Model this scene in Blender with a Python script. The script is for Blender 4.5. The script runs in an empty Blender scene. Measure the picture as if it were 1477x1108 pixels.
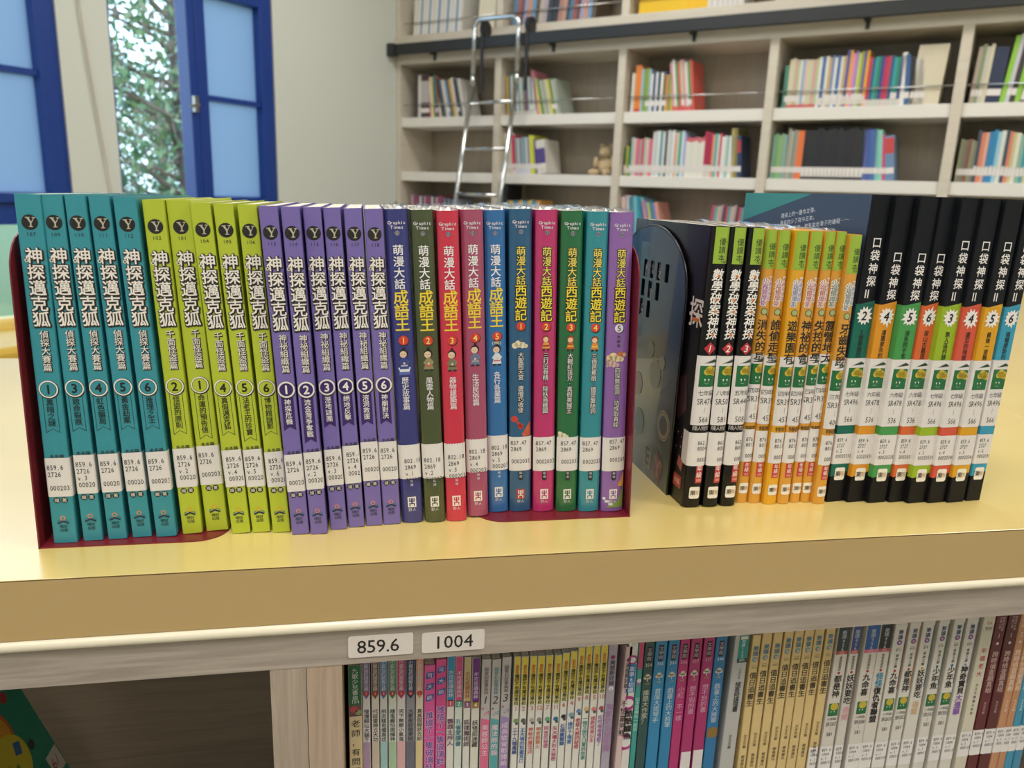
import bpy, math, random
from mathutils import Vector, Matrix
random.seed(7)
R = math.radians
SC = bpy.context.scene
COL = SC.collection
CT = 0.80                                   # counter top height (m)

# ------------------------------------------------------------------ camera, world, light, exposure
cam = bpy.data.cameras.new('camera'); camo = bpy.data.objects.new('camera', cam); COL.objects.link(camo)
cam.sensor_width = 36.0; cam.lens = 36.0 * 1110.59 / 1477.0
cam.clip_start = 0.02
camo.matrix_world = (Matrix.Translation((0, 0, CT + 0.2265)) @ Matrix.Rotation(R(-10.786), 4, 'Z')
                     @ Matrix.Rotation(R(90 - 13.805), 4, 'X') @ Matrix.Rotation(R(2.036), 4, 'Z'))
cam.dof.use_dof = True; cam.dof.focus_distance = 0.53; cam.dof.aperture_fstop = 10.5
SC.camera = camo
SC.view_settings.view_transform = 'Standard'; SC.view_settings.look = 'None'
SC.view_settings.exposure = 0.0; SC.view_settings.gamma = 1.0; SC.view_settings.use_curve_mapping = False
SC.cycles.max_bounces = 8; SC.cycles.transparent_max_bounces = 16

world = bpy.data.worlds.new('sky'); SC.world = world; world.use_nodes = True
nt = world.node_tree; bg = nt.nodes['Background']
tc = nt.nodes.new('ShaderNodeTexCoord'); sp = nt.nodes.new('ShaderNodeSeparateXYZ'); rp = nt.nodes.new('ShaderNodeValToRGB')
nt.links.new(tc.outputs['Generated'], sp.inputs[0]); nt.links.new(sp.outputs['Z'], rp.inputs[0])
rp.color_ramp.elements[0].color = (0.66, 0.86, 1.0, 1); rp.color_ramp.elements[1].color = (0.42, 0.66, 1.0, 1)
nt.links.new(rp.outputs[0], bg.inputs[0]); bg.inputs[1].default_value = 4.1

# room frame: x runs along the big bookcase, y runs into it, the window wall is x = 0
ROOM = Matrix.Translation((0.18458, 5.09266, -.12)) @ Matrix.Rotation(R(-42.12), 4, 'Z')

def lamp(x, y, e, sx=1.2, sy=0.6, col=(1, .97, .93), z=3.12):
    l = bpy.data.lights.new('ceiling_panel', 'AREA'); l.shape = 'RECTANGLE'; l.size = sx; l.size_y = sy
    l.energy = e; l.color = col
    o = bpy.data.objects.new('ceiling_panel_light', l); COL.objects.link(o)
    o.matrix_world = ROOM @ Matrix.Translation((x, y, z)); return o
for lx, ly, e in ((1.6, -1.2, 29), (4.2, -1.2, 30), (1.6, -3.3, 26), (3.5, -4.5, 42), (5.0, -3.0, 30), (2.2, -6.2, 18), (5.4, -6.0, 18)):
    lamp(lx, ly, e)

# ------------------------------------------------------------------ materials
def lin(c):
    if isinstance(c, str):
        c = tuple(int(c[i:i + 2], 16) / 255 for i in (0, 2, 4))
        return tuple(((v + .055) / 1.055) ** 2.4 if v > .04045 else v / 12.92 for v in c)
    return c
MC = {}
def mat(c, rough=.45, coat=0.0, metal=0.0, name='paint', bump=0, spec=.5, crough=.08):
    k = (c, rough, coat, metal, bump, spec)
    if k in MC: return MC[k]
    m = bpy.data.materials.new(name); m.use_nodes = True; n = m.node_tree; b = n.nodes['Principled BSDF']
    l = lin(c); b.inputs['Base Color'].default_value = (*l, 1)
    b.inputs['Roughness'].default_value = rough; b.inputs['Metallic'].default_value = metal
    b.inputs['Coat Weight'].default_value = coat; b.inputs['Coat Roughness'].default_value = crough
    b.inputs['Specular IOR Level'].default_value = spec
    if rough > .2 or bump:
        t = n.nodes.new('ShaderNodeTexCoord'); z = n.nodes.new('ShaderNodeTexNoise')
        z.inputs['Scale'].default_value = 60 if not bump else 35; n.links.new(t.outputs['Object'], z.inputs['Vector'])
        r = n.nodes.new('ShaderNodeMapRange'); r.inputs['To Min'].default_value = max(rough - .06, .02); r.inputs['To Max'].default_value = rough + .06
        n.links.new(z.outputs['Fac'], r.inputs['Value']); n.links.new(r.outputs[0], b.inputs['Roughness'])
        if bump:
            bp = n.nodes.new('ShaderNodeBump'); bp.inputs['Strength'].default_value = bump; bp.inputs['Distance'].default_value = .002
            n.links.new(z.outputs['Fac'], bp.inputs['Height']); n.links.new(bp.outputs[0], b.inputs['Coat Normal'])
    MC[k] = m; return m

def wood(name, c1, c2, scale=(1.2, 14, 26), rough=.5, k=1.0):
    m = bpy.data.materials.new(name); m.use_nodes = True; n = m.node_tree; b = n.nodes['Principled BSDF']
    t = n.nodes.new('ShaderNodeTexCoord'); mp = n.nodes.new('ShaderNodeMapping'); mp.inputs['Scale'].default_value = scale
    z = n.nodes.new('ShaderNodeTexNoise'); z.inputs['Scale'].default_value = 6 * k; z.inputs['Detail'].default_value = 8; z.inputs['Distortion'].default_value = .8
    z.inputs['Roughness'].default_value = .65
    r = n.nodes.new('ShaderNodeValToRGB'); r.color_ramp.elements[0].position = .32; r.color_ramp.elements[1].position = .68
    r.color_ramp.elements[0].color = (*lin(c1), 1); r.color_ramp.elements[1].color = (*lin(c2), 1)
    n.links.new(t.outputs['Object'], mp.inputs[0]); n.links.new(mp.outputs[0], z.inputs['Vector']); n.links.new(z.outputs['Fac'], r.inputs[0])
    n.links.new(r.outputs[0], b.inputs['Base Color']); b.inputs['Roughness'].default_value = rough
    bp = n.nodes.new('ShaderNodeBump'); bp.inputs['Strength'].default_value = .25; bp.inputs['Distance'].default_value = .0006
    n.links.new(z.outputs['Fac'], bp.inputs['Height']); n.links.new(bp.outputs[0], b.inputs['Normal'])
    return m

def laminate():
    m = bpy.data.materials.new('yellow_laminate'); m.use_nodes = True; n = m.node_tree; b = n.nodes['Principled BSDF']
    t = n.nodes.new('ShaderNodeTexCoord'); z = n.nodes.new('ShaderNodeTexNoise'); z.inputs['Scale'].default_value = 9; z.inputs['Detail'].default_value = 5
    n.links.new(t.outputs['Object'], z.inputs['Vector'])
    r = n.nodes.new('ShaderNodeValToRGB'); r.color_ramp.elements[0].color = (*lin('E0C576'), 1); r.color_ramp.elements[1].color = (*lin('E8D186'), 1)
    n.links.new(z.outputs['Fac'], r.inputs[0]); n.links.new(r.outputs[0], b.inputs['Base Color'])
    q = n.nodes.new('ShaderNodeMapRange'); q.inputs['To Min'].default_value = .26; q.inputs['To Max'].default_value = .36
    n.links.new(z.outputs['Fac'], q.inputs['Value']); n.links.new(q.outputs[0], b.inputs['Roughness'])
    b.inputs['Coat Weight'].default_value = .8; b.inputs['Coat Roughness'].default_value = .20; b.inputs['Coat IOR'].default_value = 1.6
    z2 = n.nodes.new('ShaderNodeTexNoise'); z2.inputs['Scale'].default_value = 700; n.links.new(t.outputs['Object'], z2.inputs['Vector'])
    bp = n.nodes.new('ShaderNodeBump'); bp.inputs['Strength'].default_value = .08; bp.inputs['Distance'].default_value = .0004
    n.links.new(z2.outputs['Fac'], bp.inputs['Height']); n.links.new(bp.outputs[0], b.inputs['Normal'])
    return m

def pages_mat():
    m = bpy.data.materials.new('page_edges'); m.use_nodes = True; n = m.node_tree; b = n.nodes['Principled BSDF']
    t = n.nodes.new('ShaderNodeTexCoord'); mp = n.nodes.new('ShaderNodeMapping'); mp.inputs['Scale'].default_value = (1800, 6, 6)
    z = n.nodes.new('ShaderNodeTexNoise'); z.inputs['Scale'].default_value = 1; n.links.new(t.outputs['Object'], mp.inputs[0]); n.links.new(mp.outputs[0], z.inputs['Vector'])
    r = n.nodes.new('ShaderNodeValToRGB'); r.color_ramp.elements[0].position = .35; r.color_ramp.elements[1].position = .6
    r.color_ramp.elements[0].color = (*lin('B9AE9A'), 1); r.color_ramp.elements[1].color = (*lin('ECE5D6'), 1)
    n.links.new(z.outputs['Fac'], r.inputs[0]); n.links.new(r.outputs[0], b.inputs['Base Color']); b.inputs['Roughness'].default_value = .8
    return m

def mix_shader(name, kind):
    m = bpy.data.materials.new(name); m.use_nodes = True; n = m.node_tree; n.nodes.remove(n.nodes['Principled BSDF'])
    out = n.nodes['Material Output']; mx = n.nodes.new('ShaderNodeMixShader'); n.links.new(mx.outputs[0], out.inputs[0])
    g = n.nodes.new('ShaderNodeBsdfGlossy')
    if kind == 'frost':
        a = n.nodes.new('ShaderNodeBsdfTranslucent'); a.inputs[0].default_value = (.46, .52, .60, 1); g.inputs['Roughness'].default_value = .35; mx.inputs[0].default_value = .06
        g.inputs[0].default_value = (.8, .85, .9, 1)
    elif kind == 'clear':
        a = n.nodes.new('ShaderNodeBsdfTransparent'); a.inputs[0].default_value = (.95, .97, .97, 1); g.inputs['Roughness'].default_value = .02; mx.inputs[0].default_value = .05
    else:                                                                # crinkled plastic film
        a = n.nodes.new('ShaderNodeBsdfTransparent'); a.inputs[0].default_value = (.92, .94, .96, 1); g.inputs['Roughness'].default_value = .15; mx.inputs[0].default_value = .30
    n.links.new(a.outputs[0], mx.inputs[1]); n.links.new(g.outputs[0], mx.inputs[2]); return m

M_YEL = laminate()
M_WOOD = wood('grey_oak', '978A7E', 'B6A99C')
M_WOODV = wood('grey_oak_upright', '9C8C7C', 'BAAA99', scale=(26, 14, 1.2))
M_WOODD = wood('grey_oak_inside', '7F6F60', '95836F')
M_CASE = wood('cream_board', 'CDC3B2', 'D6CDBD', scale=(1, 1, 10), k=.6)
M_BACK = wood('bookcase_back_board', 'A79C8B', 'B3A897', scale=(9, 1, 1), k=.6)
M_PAGE = pages_mat()
M_FROST = mix_shader('frosted_blue_film', 'frost'); M_CLEAR = mix_shader('clear_glass', 'clear'); M_FILM = mix_shader('plastic_film', 'film')
M_BLUE = mat('173C8C', .35, name='blue_frame'); M_WHITE = mat('E6E2DA', .5, name='white_edge')
M_CHROME = mat('D2D4D6', .12, metal=1.0, name='chrome'); M_BLACK = mat('25272A', .45, name='black_metal')
M_LABEL = mat('E4DEDA', .5, name='paper_label')

# ------------------------------------------------------------------ mesh helpers
class MB:
    def __init__(s): s.v = []; s.f = []; s.m = []; s.mats = []
    def mi(s, m):
        if m not in s.mats: s.mats.append(m)
        return s.mats.index(m)
    def add(s, vs, fs, m):
        o = len(s.v); s.v += [tuple(p) for p in vs]; k = s.mi(m)
        for f in fs: s.f.append([o + i for i in f]); s.m.append(k)
    def box(s, a, b, m, skip=()):
        x0, y0, z0 = a; x1, y1, z1 = b
        vs = [(x0, y0, z0), (x1, y0, z0), (x1, y1, z0), (x0, y1, z0), (x0, y0, z1), (x1, y0, z1), (x1, y1, z1), (x0, y1, z1)]
        fs = {'b': (0, 3, 2, 1), 't': (4, 5, 6, 7), 'f': (0, 1, 5, 4), 'r': (1, 2, 6, 5), 'k': (2, 3, 7, 6), 'l': (3, 0, 4, 7)}
        s.add(vs, [f for k, f in fs.items() if k not in skip], m)
    def tube(s, pts, r, m, n=10, cap=True):
        pts = [Vector(p) for p in pts]; rings = []; prev = None
        for i, p in enumerate(pts):
            d = (pts[min(i + 1, len(pts) - 1)] - pts[max(i - 1, 0)]).normalized()
            if prev is None: a = d.orthogonal().normalized()
            else: a = (prev - d * prev.dot(d)).normalized()
            prev = a; b = d.cross(a)
            rr = r[i] if isinstance(r, (list, tuple)) else r
            rings.append([p + (a * math.cos(2 * math.pi * k / n) + b * math.sin(2 * math.pi * k / n)) * rr for k in range(n)])
        vs = [q for g in rings for q in g]; fs = []
        for i in range(len(pts) - 1):
            for k in range(n): fs.append((i * n + k, i * n + (k + 1) % n, (i + 1) * n + (k + 1) % n, (i + 1) * n + k))
        if cap: fs.append(tuple(range(n))[::-1]); fs.append(tuple((len(pts) - 1) * n + k for k in range(n)))
        s.add(vs, fs, m)
    def ball(s, c, r, m, n=10, k=7):
        rx, ry, rz = r if isinstance(r, tuple) else (r, r, r); vs = []; fs = []
        for i in range(k + 1):
            th = math.pi * i / k
            for j in range(n):
                ph = 2 * math.pi * j / n; vs.append((c[0] + rx * math.sin(th) * math.cos(ph), c[1] + ry * math.sin(th) * math.sin(ph), c[2] + rz * math.cos(th)))
        for i in range(k):
            for j in range(n): fs.append((i * n + j, (i + 1) * n + j, (i + 1) * n + (j + 1) % n, i * n + (j + 1) % n))
        s.add(vs, fs, m)
    def prism(s, poly, z0, z1, m):
        n = len(poly); vs = [(x, y, z0) for x, y in poly] + [(x, y, z1) for x, y in poly]
        s.add(vs, [tuple(range(n))[::-1], tuple(range(n, 2 * n))] + [(i, (i + 1) % n, n + (i + 1) % n, n + i) for i in range(n)], m)
    def build(s, name, parent=None, smooth=False, bevel=0):
        me = bpy.data.meshes.new(name); me.from_pydata(s.v, [], s.f)
        for m in s.mats: me.materials.append(m)
        me.polygons.foreach_set('material_index', s.m)
        if smooth: me.polygons.foreach_set('use_smooth', [True] * len(s.f))
        me.update(); o = bpy.data.objects.new(name, me); COL.objects.link(o)
        if parent: o.parent = parent
        if bevel:
            b = o.modifiers.new('bevel', 'BEVEL'); b.width = bevel; b.segments = 2; b.limit_method = 'ANGLE'
        return o
def tag(o, label=None, cat=None, group=None, kind=None):
    if label: o['label'] = label
    if cat: o['category'] = cat
    if group: o['group'] = group
    if kind: o['kind'] = kind
    return o
def empty(name, mw=None, loc=None):
    o = bpy.data.objects.new(name, None); COL.objects.link(o); o.empty_display_size = .05
    if mw is not None: o.matrix_world = mw
    if loc is not None: o.location = loc
    return o
def T(x, y, z): return Matrix.Translation((x, y, z))

# ------------------------------------------------------------------ lettering
GS = bpy.data.scenes.new('glyphs'); GC = bpy.data.curves.new('glyph', 'FONT'); GC.resolution_u = 2
GO = bpy.data.objects.new('glyph', GC); GS.collection.objects.link(GO)
GCACHE = {}
def raw(ch, off):
    GC.body = ch; GC.offset = off; GS.view_layers[0].update()
    dg = GS.view_layers[0].depsgraph
    me = bpy.data.meshes.new_from_object(GO.evaluated_get(dg), depsgraph=dg)
    vs = [(v.co.x, v.co.y) for v in me.vertices]; fs = [tuple(p.vertices) for p in me.polygons]
    bpy.data.meshes.remove(me); return vs, fs
def bbox(vs): return min(v[0] for v in vs), max(v[0] for v in vs), min(v[1] for v in vs), max(v[1] for v in vs)
_b = bbox(raw('國', 0)[0]); CJK_C = ((_b[0] + _b[1]) / 2, (_b[2] + _b[3]) / 2); CJK_S = (_b[3] - _b[2]) * 1.06
_b = bbox(raw('8', 0)[0]); DIG_H = _b[3]
def glyph(ch, off):
    off = off * (.6 if off < .07 else .85)
    k = (ch, off)
    if k not in GCACHE:
        vs, fs = raw(ch, 0); st = None
        if not vs: GCACHE[k] = ([], [], 0, []); return GCACHE[k]
        if ord(ch) > 0x2000:
            vs = [((x - CJK_C[0]) / CJK_S, (y - CJK_C[1]) / CJK_S) for x, y in vs]; w = 1
        else:
            b = bbox(vs); cx = (b[0] + b[1]) / 2; w = (b[1] - b[0]) / DIG_H
            vs = [((x - cx) / DIG_H, y / DIG_H - .5) for x, y in vs]
        if off > .004:                                                # bolder strokes: the outline stamped around itself
            n = len(vs); ring = [(off * math.cos(a), off * math.sin(a)) for a in [math.pi / 4 + math.pi * 2 * j / (4 if off < .03 else 8) for j in range(4 if off < .03 else 8)]]
            if off > .07: ring += [(a * .5, b * .5) for a, b in ring[::2]]
            V = list(vs); F = list(fs)
            for i, (dx, dy) in enumerate(ring): V += [(x + dx, y + dy) for x, y in vs]; F += [tuple(q + n * (i + 1) for q in f) for f in fs]
            st = [i // n for i in range(len(V))]; vs, fs = V, F
        GCACHE[k] = (vs, fs, w, st or [0] * len(vs))
    return GCACHE[k]
def clip(poly, k, lim, sgn):
    out = []
    for i in range(len(poly)):
        a, b = poly[i], poly[(i + 1) % len(poly)]; ia = sgn * (a[k] - lim) <= 0; ib = sgn * (b[k] - lim) <= 0
        if ia: out.append(a)
        if ia != ib:
            t = (lim - a[k]) / (b[k] - a[k]); out.append((a[0] + (b[0] - a[0]) * t, a[1] + (b[1] - a[1]) * t))
    return out

class Print:
    """flat ink laid on a spine. u metres from the left edge, v millimetres down from the top."""
    def __init__(s, w, h, yf, base=.00012, rough=.4, coat=0, u0=None, u1=None):
        s.w, s.h, s.yf, s.base, s.rough, s.coat = w, h, yf, base, rough, coat
        s.u0 = .0004 if u0 is None else u0; s.u1 = w - .0004 if u1 is None else u1; s.mb = MB()
    def pt(s, u, v, L): return (u, s.yf(u) - s.base - .00005 * L, s.h - v)
    def poly(s, pts, col, L=0):
        pts = [p for p in pts]
        if s.u0 is not None:
            if min(p[0] for p in pts) < s.u0: pts = clip(pts, 0, s.u0, -1)
            if len(pts) > 2 and max(p[0] for p in pts) > s.u1: pts = clip(pts, 0, s.u1, 1)
        if len(pts) < 3: return
        m = mat(col, s.rough, s.coat, name='ink')
        for k in getattr(s.yf, 'us', ())[1:-1]:
            lo, hi = min(p[0] for p in pts), max(p[0] for p in pts)
            if lo < k - 1e-6 and hi > k + 1e-6:
                a = clip(pts, 0, k, 1)
                if len(a) > 2: s.mb.add([s.pt(u, v, L) for u, v in a], [tuple(range(len(a)))], m)
                pts = clip(pts, 0, k, -1)
                if len(pts) < 3: return
        s.mb.add([s.pt(u, v, L) for u, v in pts], [tuple(range(len(pts)))], m)
    def rect(s, ua, ub, va, vb, col, L=0, n=1):
        n = 1
        for i in range(n):
            a = ua + (ub - ua) * i / n; b = ua + (ub - ua) * (i + 1) / n
            s.poly([(a, vb), (b, vb), (b, va), (a, va)], col, L)
    def disc(s, u, v, r, col, L=0, n=24, r2=0):
        for i in range(n):
            a, b = 2 * math.pi * i / n, 2 * math.pi * (i + 1) / n
            ca, sa, cb, sb = math.cos(a), math.sin(a), math.cos(b), math.sin(b)
            if r2: s.poly([(u + r2 * ca, v + r2 * sa), (u + r * ca, v + r * sa), (u + r * cb, v + r * sb), (u + r2 * cb, v + r2 * sb)], col, L)
            else: s.poly([(u, v), (u + r * ca, v + r * sa), (u + r * cb, v + r * sb)], col, L)
    def ch(s, c, u, v, size, col, L=1, off=.012, shear=0, sx=1.0):
        vs, fs, w, st = glyph(c, off)
        P = [(u + (x + shear * y) * size * sx, v - y * size) for x, y in vs]
        if not P: return w
        m = mat(col, s.rough, s.coat, name='ink')
        lo, hi = min(p[0] for p in P), max(p[0] for p in P)
        if lo >= s.u0 and hi <= s.u1 and not any(lo < k < hi for k in getattr(s.yf, 'us', ())[1:-1]):
            s.mb.add([s.pt(a, b, L + .07 * q) for (a, b), q in zip(P, st)], fs, m)
        else:
            for f in fs: s.poly([P[i] for i in f], col, L + .07 * st[f[0]])
        return w
    def vert(s, txt, u, vs, size, col, pitch=None, L=1, off=.012, line=None, loff=.05, shift=(0, 0), shear=0, sx=1.0):
        for i, c in enumerate(txt):
            if c == ' ': continue
            v = vs[i] if isinstance(vs, (list, tuple)) else vs + i * pitch
            if line: s.ch(c, u + shift[0], v + shift[1], size, line, L, loff, shear, sx)
            if ord(c) > 0x2000: s.ch(c, u, v, size, col, L + 1, off, shear, sx)
            else: s.ch(c, u, v, size * .8, col, L + 1, off, shear, sx)
    def hor(s, txt, u, v, size, col, L=1, off=.0, adv=.62, center=False, shear=0, sx=1.0):
        if center: u = u - adv * size * (len(txt) - 1) / 2
        for i, c in enumerate(txt):
            if c == ' ': continue
            s.ch(c, u + i * adv * size, v, size, col, L, off, shear, sx)
    def build(s, name, parent):
        if not s.mb.v: return None
        return s.mb.build(name, parent)

# ------------------------------------------------------------------ book builder
def piecewise(y0, us):
    ys_ = [y0(u) for u in us]
    def y(u):
        if u <= us[0]: return ys_[0]
        for a, b, p, q in zip(us, us[1:], ys_, ys_[1:]):
            if u <= b: return p + (q - p) * (u - a) / (b - a)
        return ys_[-1]
    y.us = us; return y
def flat_profile(w, r=.0009):
    r = min(r, w * .3)
    def y(u):
        t = max(0, r - u, u - (w - r)) / r; t = min(t, 1); return r * (1 - math.sqrt(max(0, 1 - t * t)))
    us = [0, .12 * r, .4 * r, r, w - r, w - .4 * r, w - .12 * r, w]; return piecewise(y, us), us
def round_profile(w, r=.0028):
    def y(u):
        t = min(1, abs(2 * u / w - 1)); return r * (t ** 2.6 * .55 + (1 - math.sqrt(max(0, 1 - t ** 6))) * .45)
    us = [w * k / 16 for k in range(17)]; us[1] = w * .03; us[-2] = w * .97; return piecewise(y, us), us
def make_book(w, h, d, color, loc, lean, yaw, label, group, prof='flat', rough=.32, coat=.3, bands=(), name='book', bump=0, zs=1.0, tap=0, spec=.5):
    z = loc[2] + (w * math.sin(R(lean)) if lean > 0 else 0)
    root = empty(name, T(loc[0], loc[1], z) @ Matrix.Rotation(R(yaw), 4, 'Z') @ Matrix.Rotation(R(lean), 4, 'Y') @ Matrix.Diagonal((1, 1, zs, 1)))
    tag(root, label, 'book', group)
    yf, us = (flat_profile(w) if prof == 'flat' else round_profile(w))
    th = .00045
    zl = [0] + sorted({b[0] for b in bands if 0 < b[0] < h}) + [h]
    mb = MB()
    outer = [(tap, d)] + [(u, yf(u)) for u in us] + [(w - tap, d)]
    inner = [(th + tap, d)] + [(min(max(u, th), w - th), yf(u) + th) for u in us] + [(w - th - tap, d)]
    n = len(outer)
    def colat(zz):
        c = color
        for b0, bc in sorted(bands):
            if zz >= b0 - 1e-6: c = bc
        return c
    for i in range(len(zl) - 1):
        a, b = zl[i], zl[i + 1]; m = mat(colat((a + b) / 2), rough, coat, name='cover', bump=bump, spec=spec)
        vs = [(x, y, a) for x, y in outer] + [(x, y, b) for x, y in outer]
        mb.add(vs, [(k, k + 1, n + k + 1, n + k) for k in range(n - 1)], m)
    m = mat(colat(h), rough, coat, name='cover', bump=bump, spec=spec)
    vs = [(x, y, h) for x, y in outer] + [(x, y, h) for x, y in inner] + [(x, y, 0) for x, y in outer] + [(x, y, 0) for x, y in inner]
    mb.add(vs, [(k, k + 1, n + k + 1, n + k) for k in range(n - 1)] + [(2 * n + k + 1, 2 * n + k, 3 * n + k, 3 * n + k + 1) for k in range(n - 1)]
           + [(n + k + 1, n + k, 3 * n + k, 3 * n + k + 1) for k in range(n - 1)], m)
    mb.build('cover', root)
    pg = MB(); pg.prism([(th * 1.1, .0035), (w - th * 1.1, .0035), (w - th * 1.1 - tap, d - .0012), (th * 1.1 + tap, d - .0012)], .0006, h - .0004, M_PAGE); pg.build('pages', root)
    root_w[root.name] = (w, h, d, yf, us)
    return root, yf
root_w = {}
def sticker(root, w, h, yf, va, vb, name, side=.006, L=2, lside=0, mm=None, ua=0.0, ub=None, jag=False):
    """paper label wrapped round the spine from va to vb (metres from the top)"""
    ub = w if ub is None else ub
    e = .00012 + .00005 * L; N = 14; path = []
    if lside: path += [(-e, lside), (-e, yf(0) + .0002)]
    UU = [u for u in yf.us if ua < u < ub]; UU = sorted(set([ua, ub] + UU)) ; N = len(UU) - 1
    for i in range(N + 1):
        u = UU[i]; path.append((u + (e if (i == N and ub == w) else 0) - (e if (i == 0 and ua == 0) else 0), yf(u) - e))
    if side: path += [(w + e, yf(w) + .0002), (w + e, side)]
    mb = MB(); n = len(path)
    if jag:
        top = [h - va + (.0004 if i % 2 else -.0002) for i in range(n)]
    else: top = [h - va] * n
    vs = [(x, y, h - vb) for x, y in path] + [(path[i][0], path[i][1], top[i]) for i in range(n)]
    mb.add(vs, [(k, k + 1, n + k + 1, n + k) for k in range(n - 1)], mm or M_LABEL)
    return mb.build(name, root)
INK = '2B2A30'
def call_label(root, w, h, yf, va, vb, lines, us=.0015, vs=None, pitch=.0045, size=.0031, side=.006, jag=False, lside=0):
    o = sticker(root, w, h, yf, va, vb, 'call_number_label', side=side, jag=jag, lside=lside)
    p = Print(w, h, yf, base=.00012 + .00014, u0=.0003, u1=w - .0002, rough=.6)
    v = vs if vs is not None else va + .0062
    for i, t in enumerate(lines):
        if t: p.hor(t, us + .001 + (0.0002 * i), v + i * pitch, size, '2E2C30', 1, off=.012, adv=.63, sx=.78)
    p.build('printed_number', o); return o

# ------------------------------------------------------------------ room shell
def room_obj(mb, name, **k):
    o = mb.build(name, **k); o.matrix_world = ROOM; return o
RX, RY0, RY1, RH = 7.2, .34, -7.6, 3.2
WALL = mat('D3D7CE', .8, name='wall_paint')
mb = MB(); mb.box((-1e-3, RY1, -.1), (RX, RY0, 0), mat('A39A8B', .4, name='floor_vinyl')); tag(room_obj(mb, 'floor'), kind='structure')
mb = MB(); mb.box((0, RY1, RH), (RX, RY0, RH + .1), mat('E4E1D8', .8, name='ceiling_paint')); tag(room_obj(mb, 'ceiling'), kind='structure')
mb = MB(); mb.box((-.2, RY0, -.1), (RX + .1, RY0 + .15, RH + .1), WALL); tag(room_obj(mb, 'wall_back'), kind='structure')
mb = MB(); mb.box((RX, RY1, -.1), (RX + .1, RY0, RH + .1), WALL); tag(room_obj(mb, 'wall_right'), kind='structure')
mb = MB(); mb.box((-.2, RY1 - .1, -.1), (RX + .1, RY1, RH + .1), WALL); tag(room_obj(mb, 'wall_front'), kind='structure')
AS = [.97 + 1.095 * k for k in range(6)]; WW = .88; Z0, Z1 = .48, 2.85
mb = MB(); prev = RY0
for A in AS:
    mb.box((-.2, -A, -.1), (0, prev, RH + .1), WALL)
    mb.box((-.2, -A - WW, -.1), (0, -A, Z0), WALL); mb.box((-.2, -A - WW, Z1), (0, -A, RH + .1), WALL); prev = -A - WW
mb.box((-.2, RY1, -.1), (0, prev, RH + .1), WALL)
tag(room_obj(mb, 'wall_left'), kind='structure')
mb = MB(); mb.box((0, RY1 + .01, 0), (.015, .0, .09), mat('C9BFA8', .5)); tag(room_obj(mb, 'baseboard_left'), kind='structure')
for k, A in enumerate(AS):
    root = empty('window_%d' % (k + 1), ROOM @ T(0, -A, 0)); tag(root, kind='structure')
    def bx(a, b, m, nm, bev=.003):                                 # a,b: (s0,z0,x0) along the wall leftwards
        q = MB(); q.box((a[2], -b[0], a[1]), (b[2], -a[0], b[1]), m); return q.build(nm, root, bevel=bev)
    x0, x1 = -.09, -.01
    f = MB()
    for a, b in (((0, Z0), (.03, Z1)), ((WW - .012, Z0), (WW, Z1)), ((0, Z0), (WW, Z0 + .05)), ((0, Z1 - .05), (WW, Z1)), ((0, 2.08), (WW, 2.14)), ((0, .965), (WW, 1.05))):
        f.box((x0, -b[0], a[1]), (x1, -a[0], b[1]), M_BLUE)
    f.build('window_frame', root)
    s = MB()
    for a, b in (((.025, 1.05), (.09, 2.08)), ((.41, 1.05), (.508, 2.08)), ((.085, 1.05), (.415, 1.088)), ((.085, 2.0), (.415, 2.08)), ((.455, 1.05), (.47, 2.08))):
        s.box((-.075, -b[0], a[1]), (.008 if a[0] != .455 else .014, -a[0], b[1]), M_BLUE)
    s.build('sash', root, bevel=.004)
    bx((.085, 1.535, -.055), (.415, 1.557, -.005), M_BLUE, 'muntin', 0)
    for za, zb in ((1.085, 1.536), (1.556, 2.005)): bx((.085, za, -.045), (.415, zb, -.040), M_FROST, 'pane', 0)
    bx((.508, 1.05, -.06), (WW - .012, 2.08, -.056), M_CLEAR, 'pane', 0)
    bx((.03, .53, -.06), (WW - .012, .965, -.056), M_CLEAR, 'pane', 0)
    bx((.03, 2.14, -.06), (WW - .012, 2.80, -.056), M_CLEAR, 'pane', 0)
    q = MB(); q.box((.008, -.505, 1.47), (.03, -.485, 1.54), mat('9A958C', .3, metal=.8)); q.tube([(.03, -.495, 1.50), (.045, -.495, 1.50), (.045, -.54, 1.49)], .007, mat('9A958C', .3, metal=.8)); q.build('latch', root)
    bx((-.02, Z0 - .03, -.19), (WW + .02, Z0, .02), mat('D8D4C8', .5), 'window_sill')
# blind cord on the pier
q = MB(); q.tube([(.012, -1.98, 2.5), (.012, -1.97, 1.8), (.012, -1.91, 1.15), (.012, -1.87, .85)], .003, mat('DAD5C6', .6)); q.tube([(.012, -2.02, 2.5), (.014, -1.96, 1.6), (.012, -1.88, .85)], .0022, mat('B9B3A4', .6))
tag(room_obj(q, 'blind_cord'), 'thin pale cords hanging down the pier between the two blue windows', 'cord')

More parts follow.
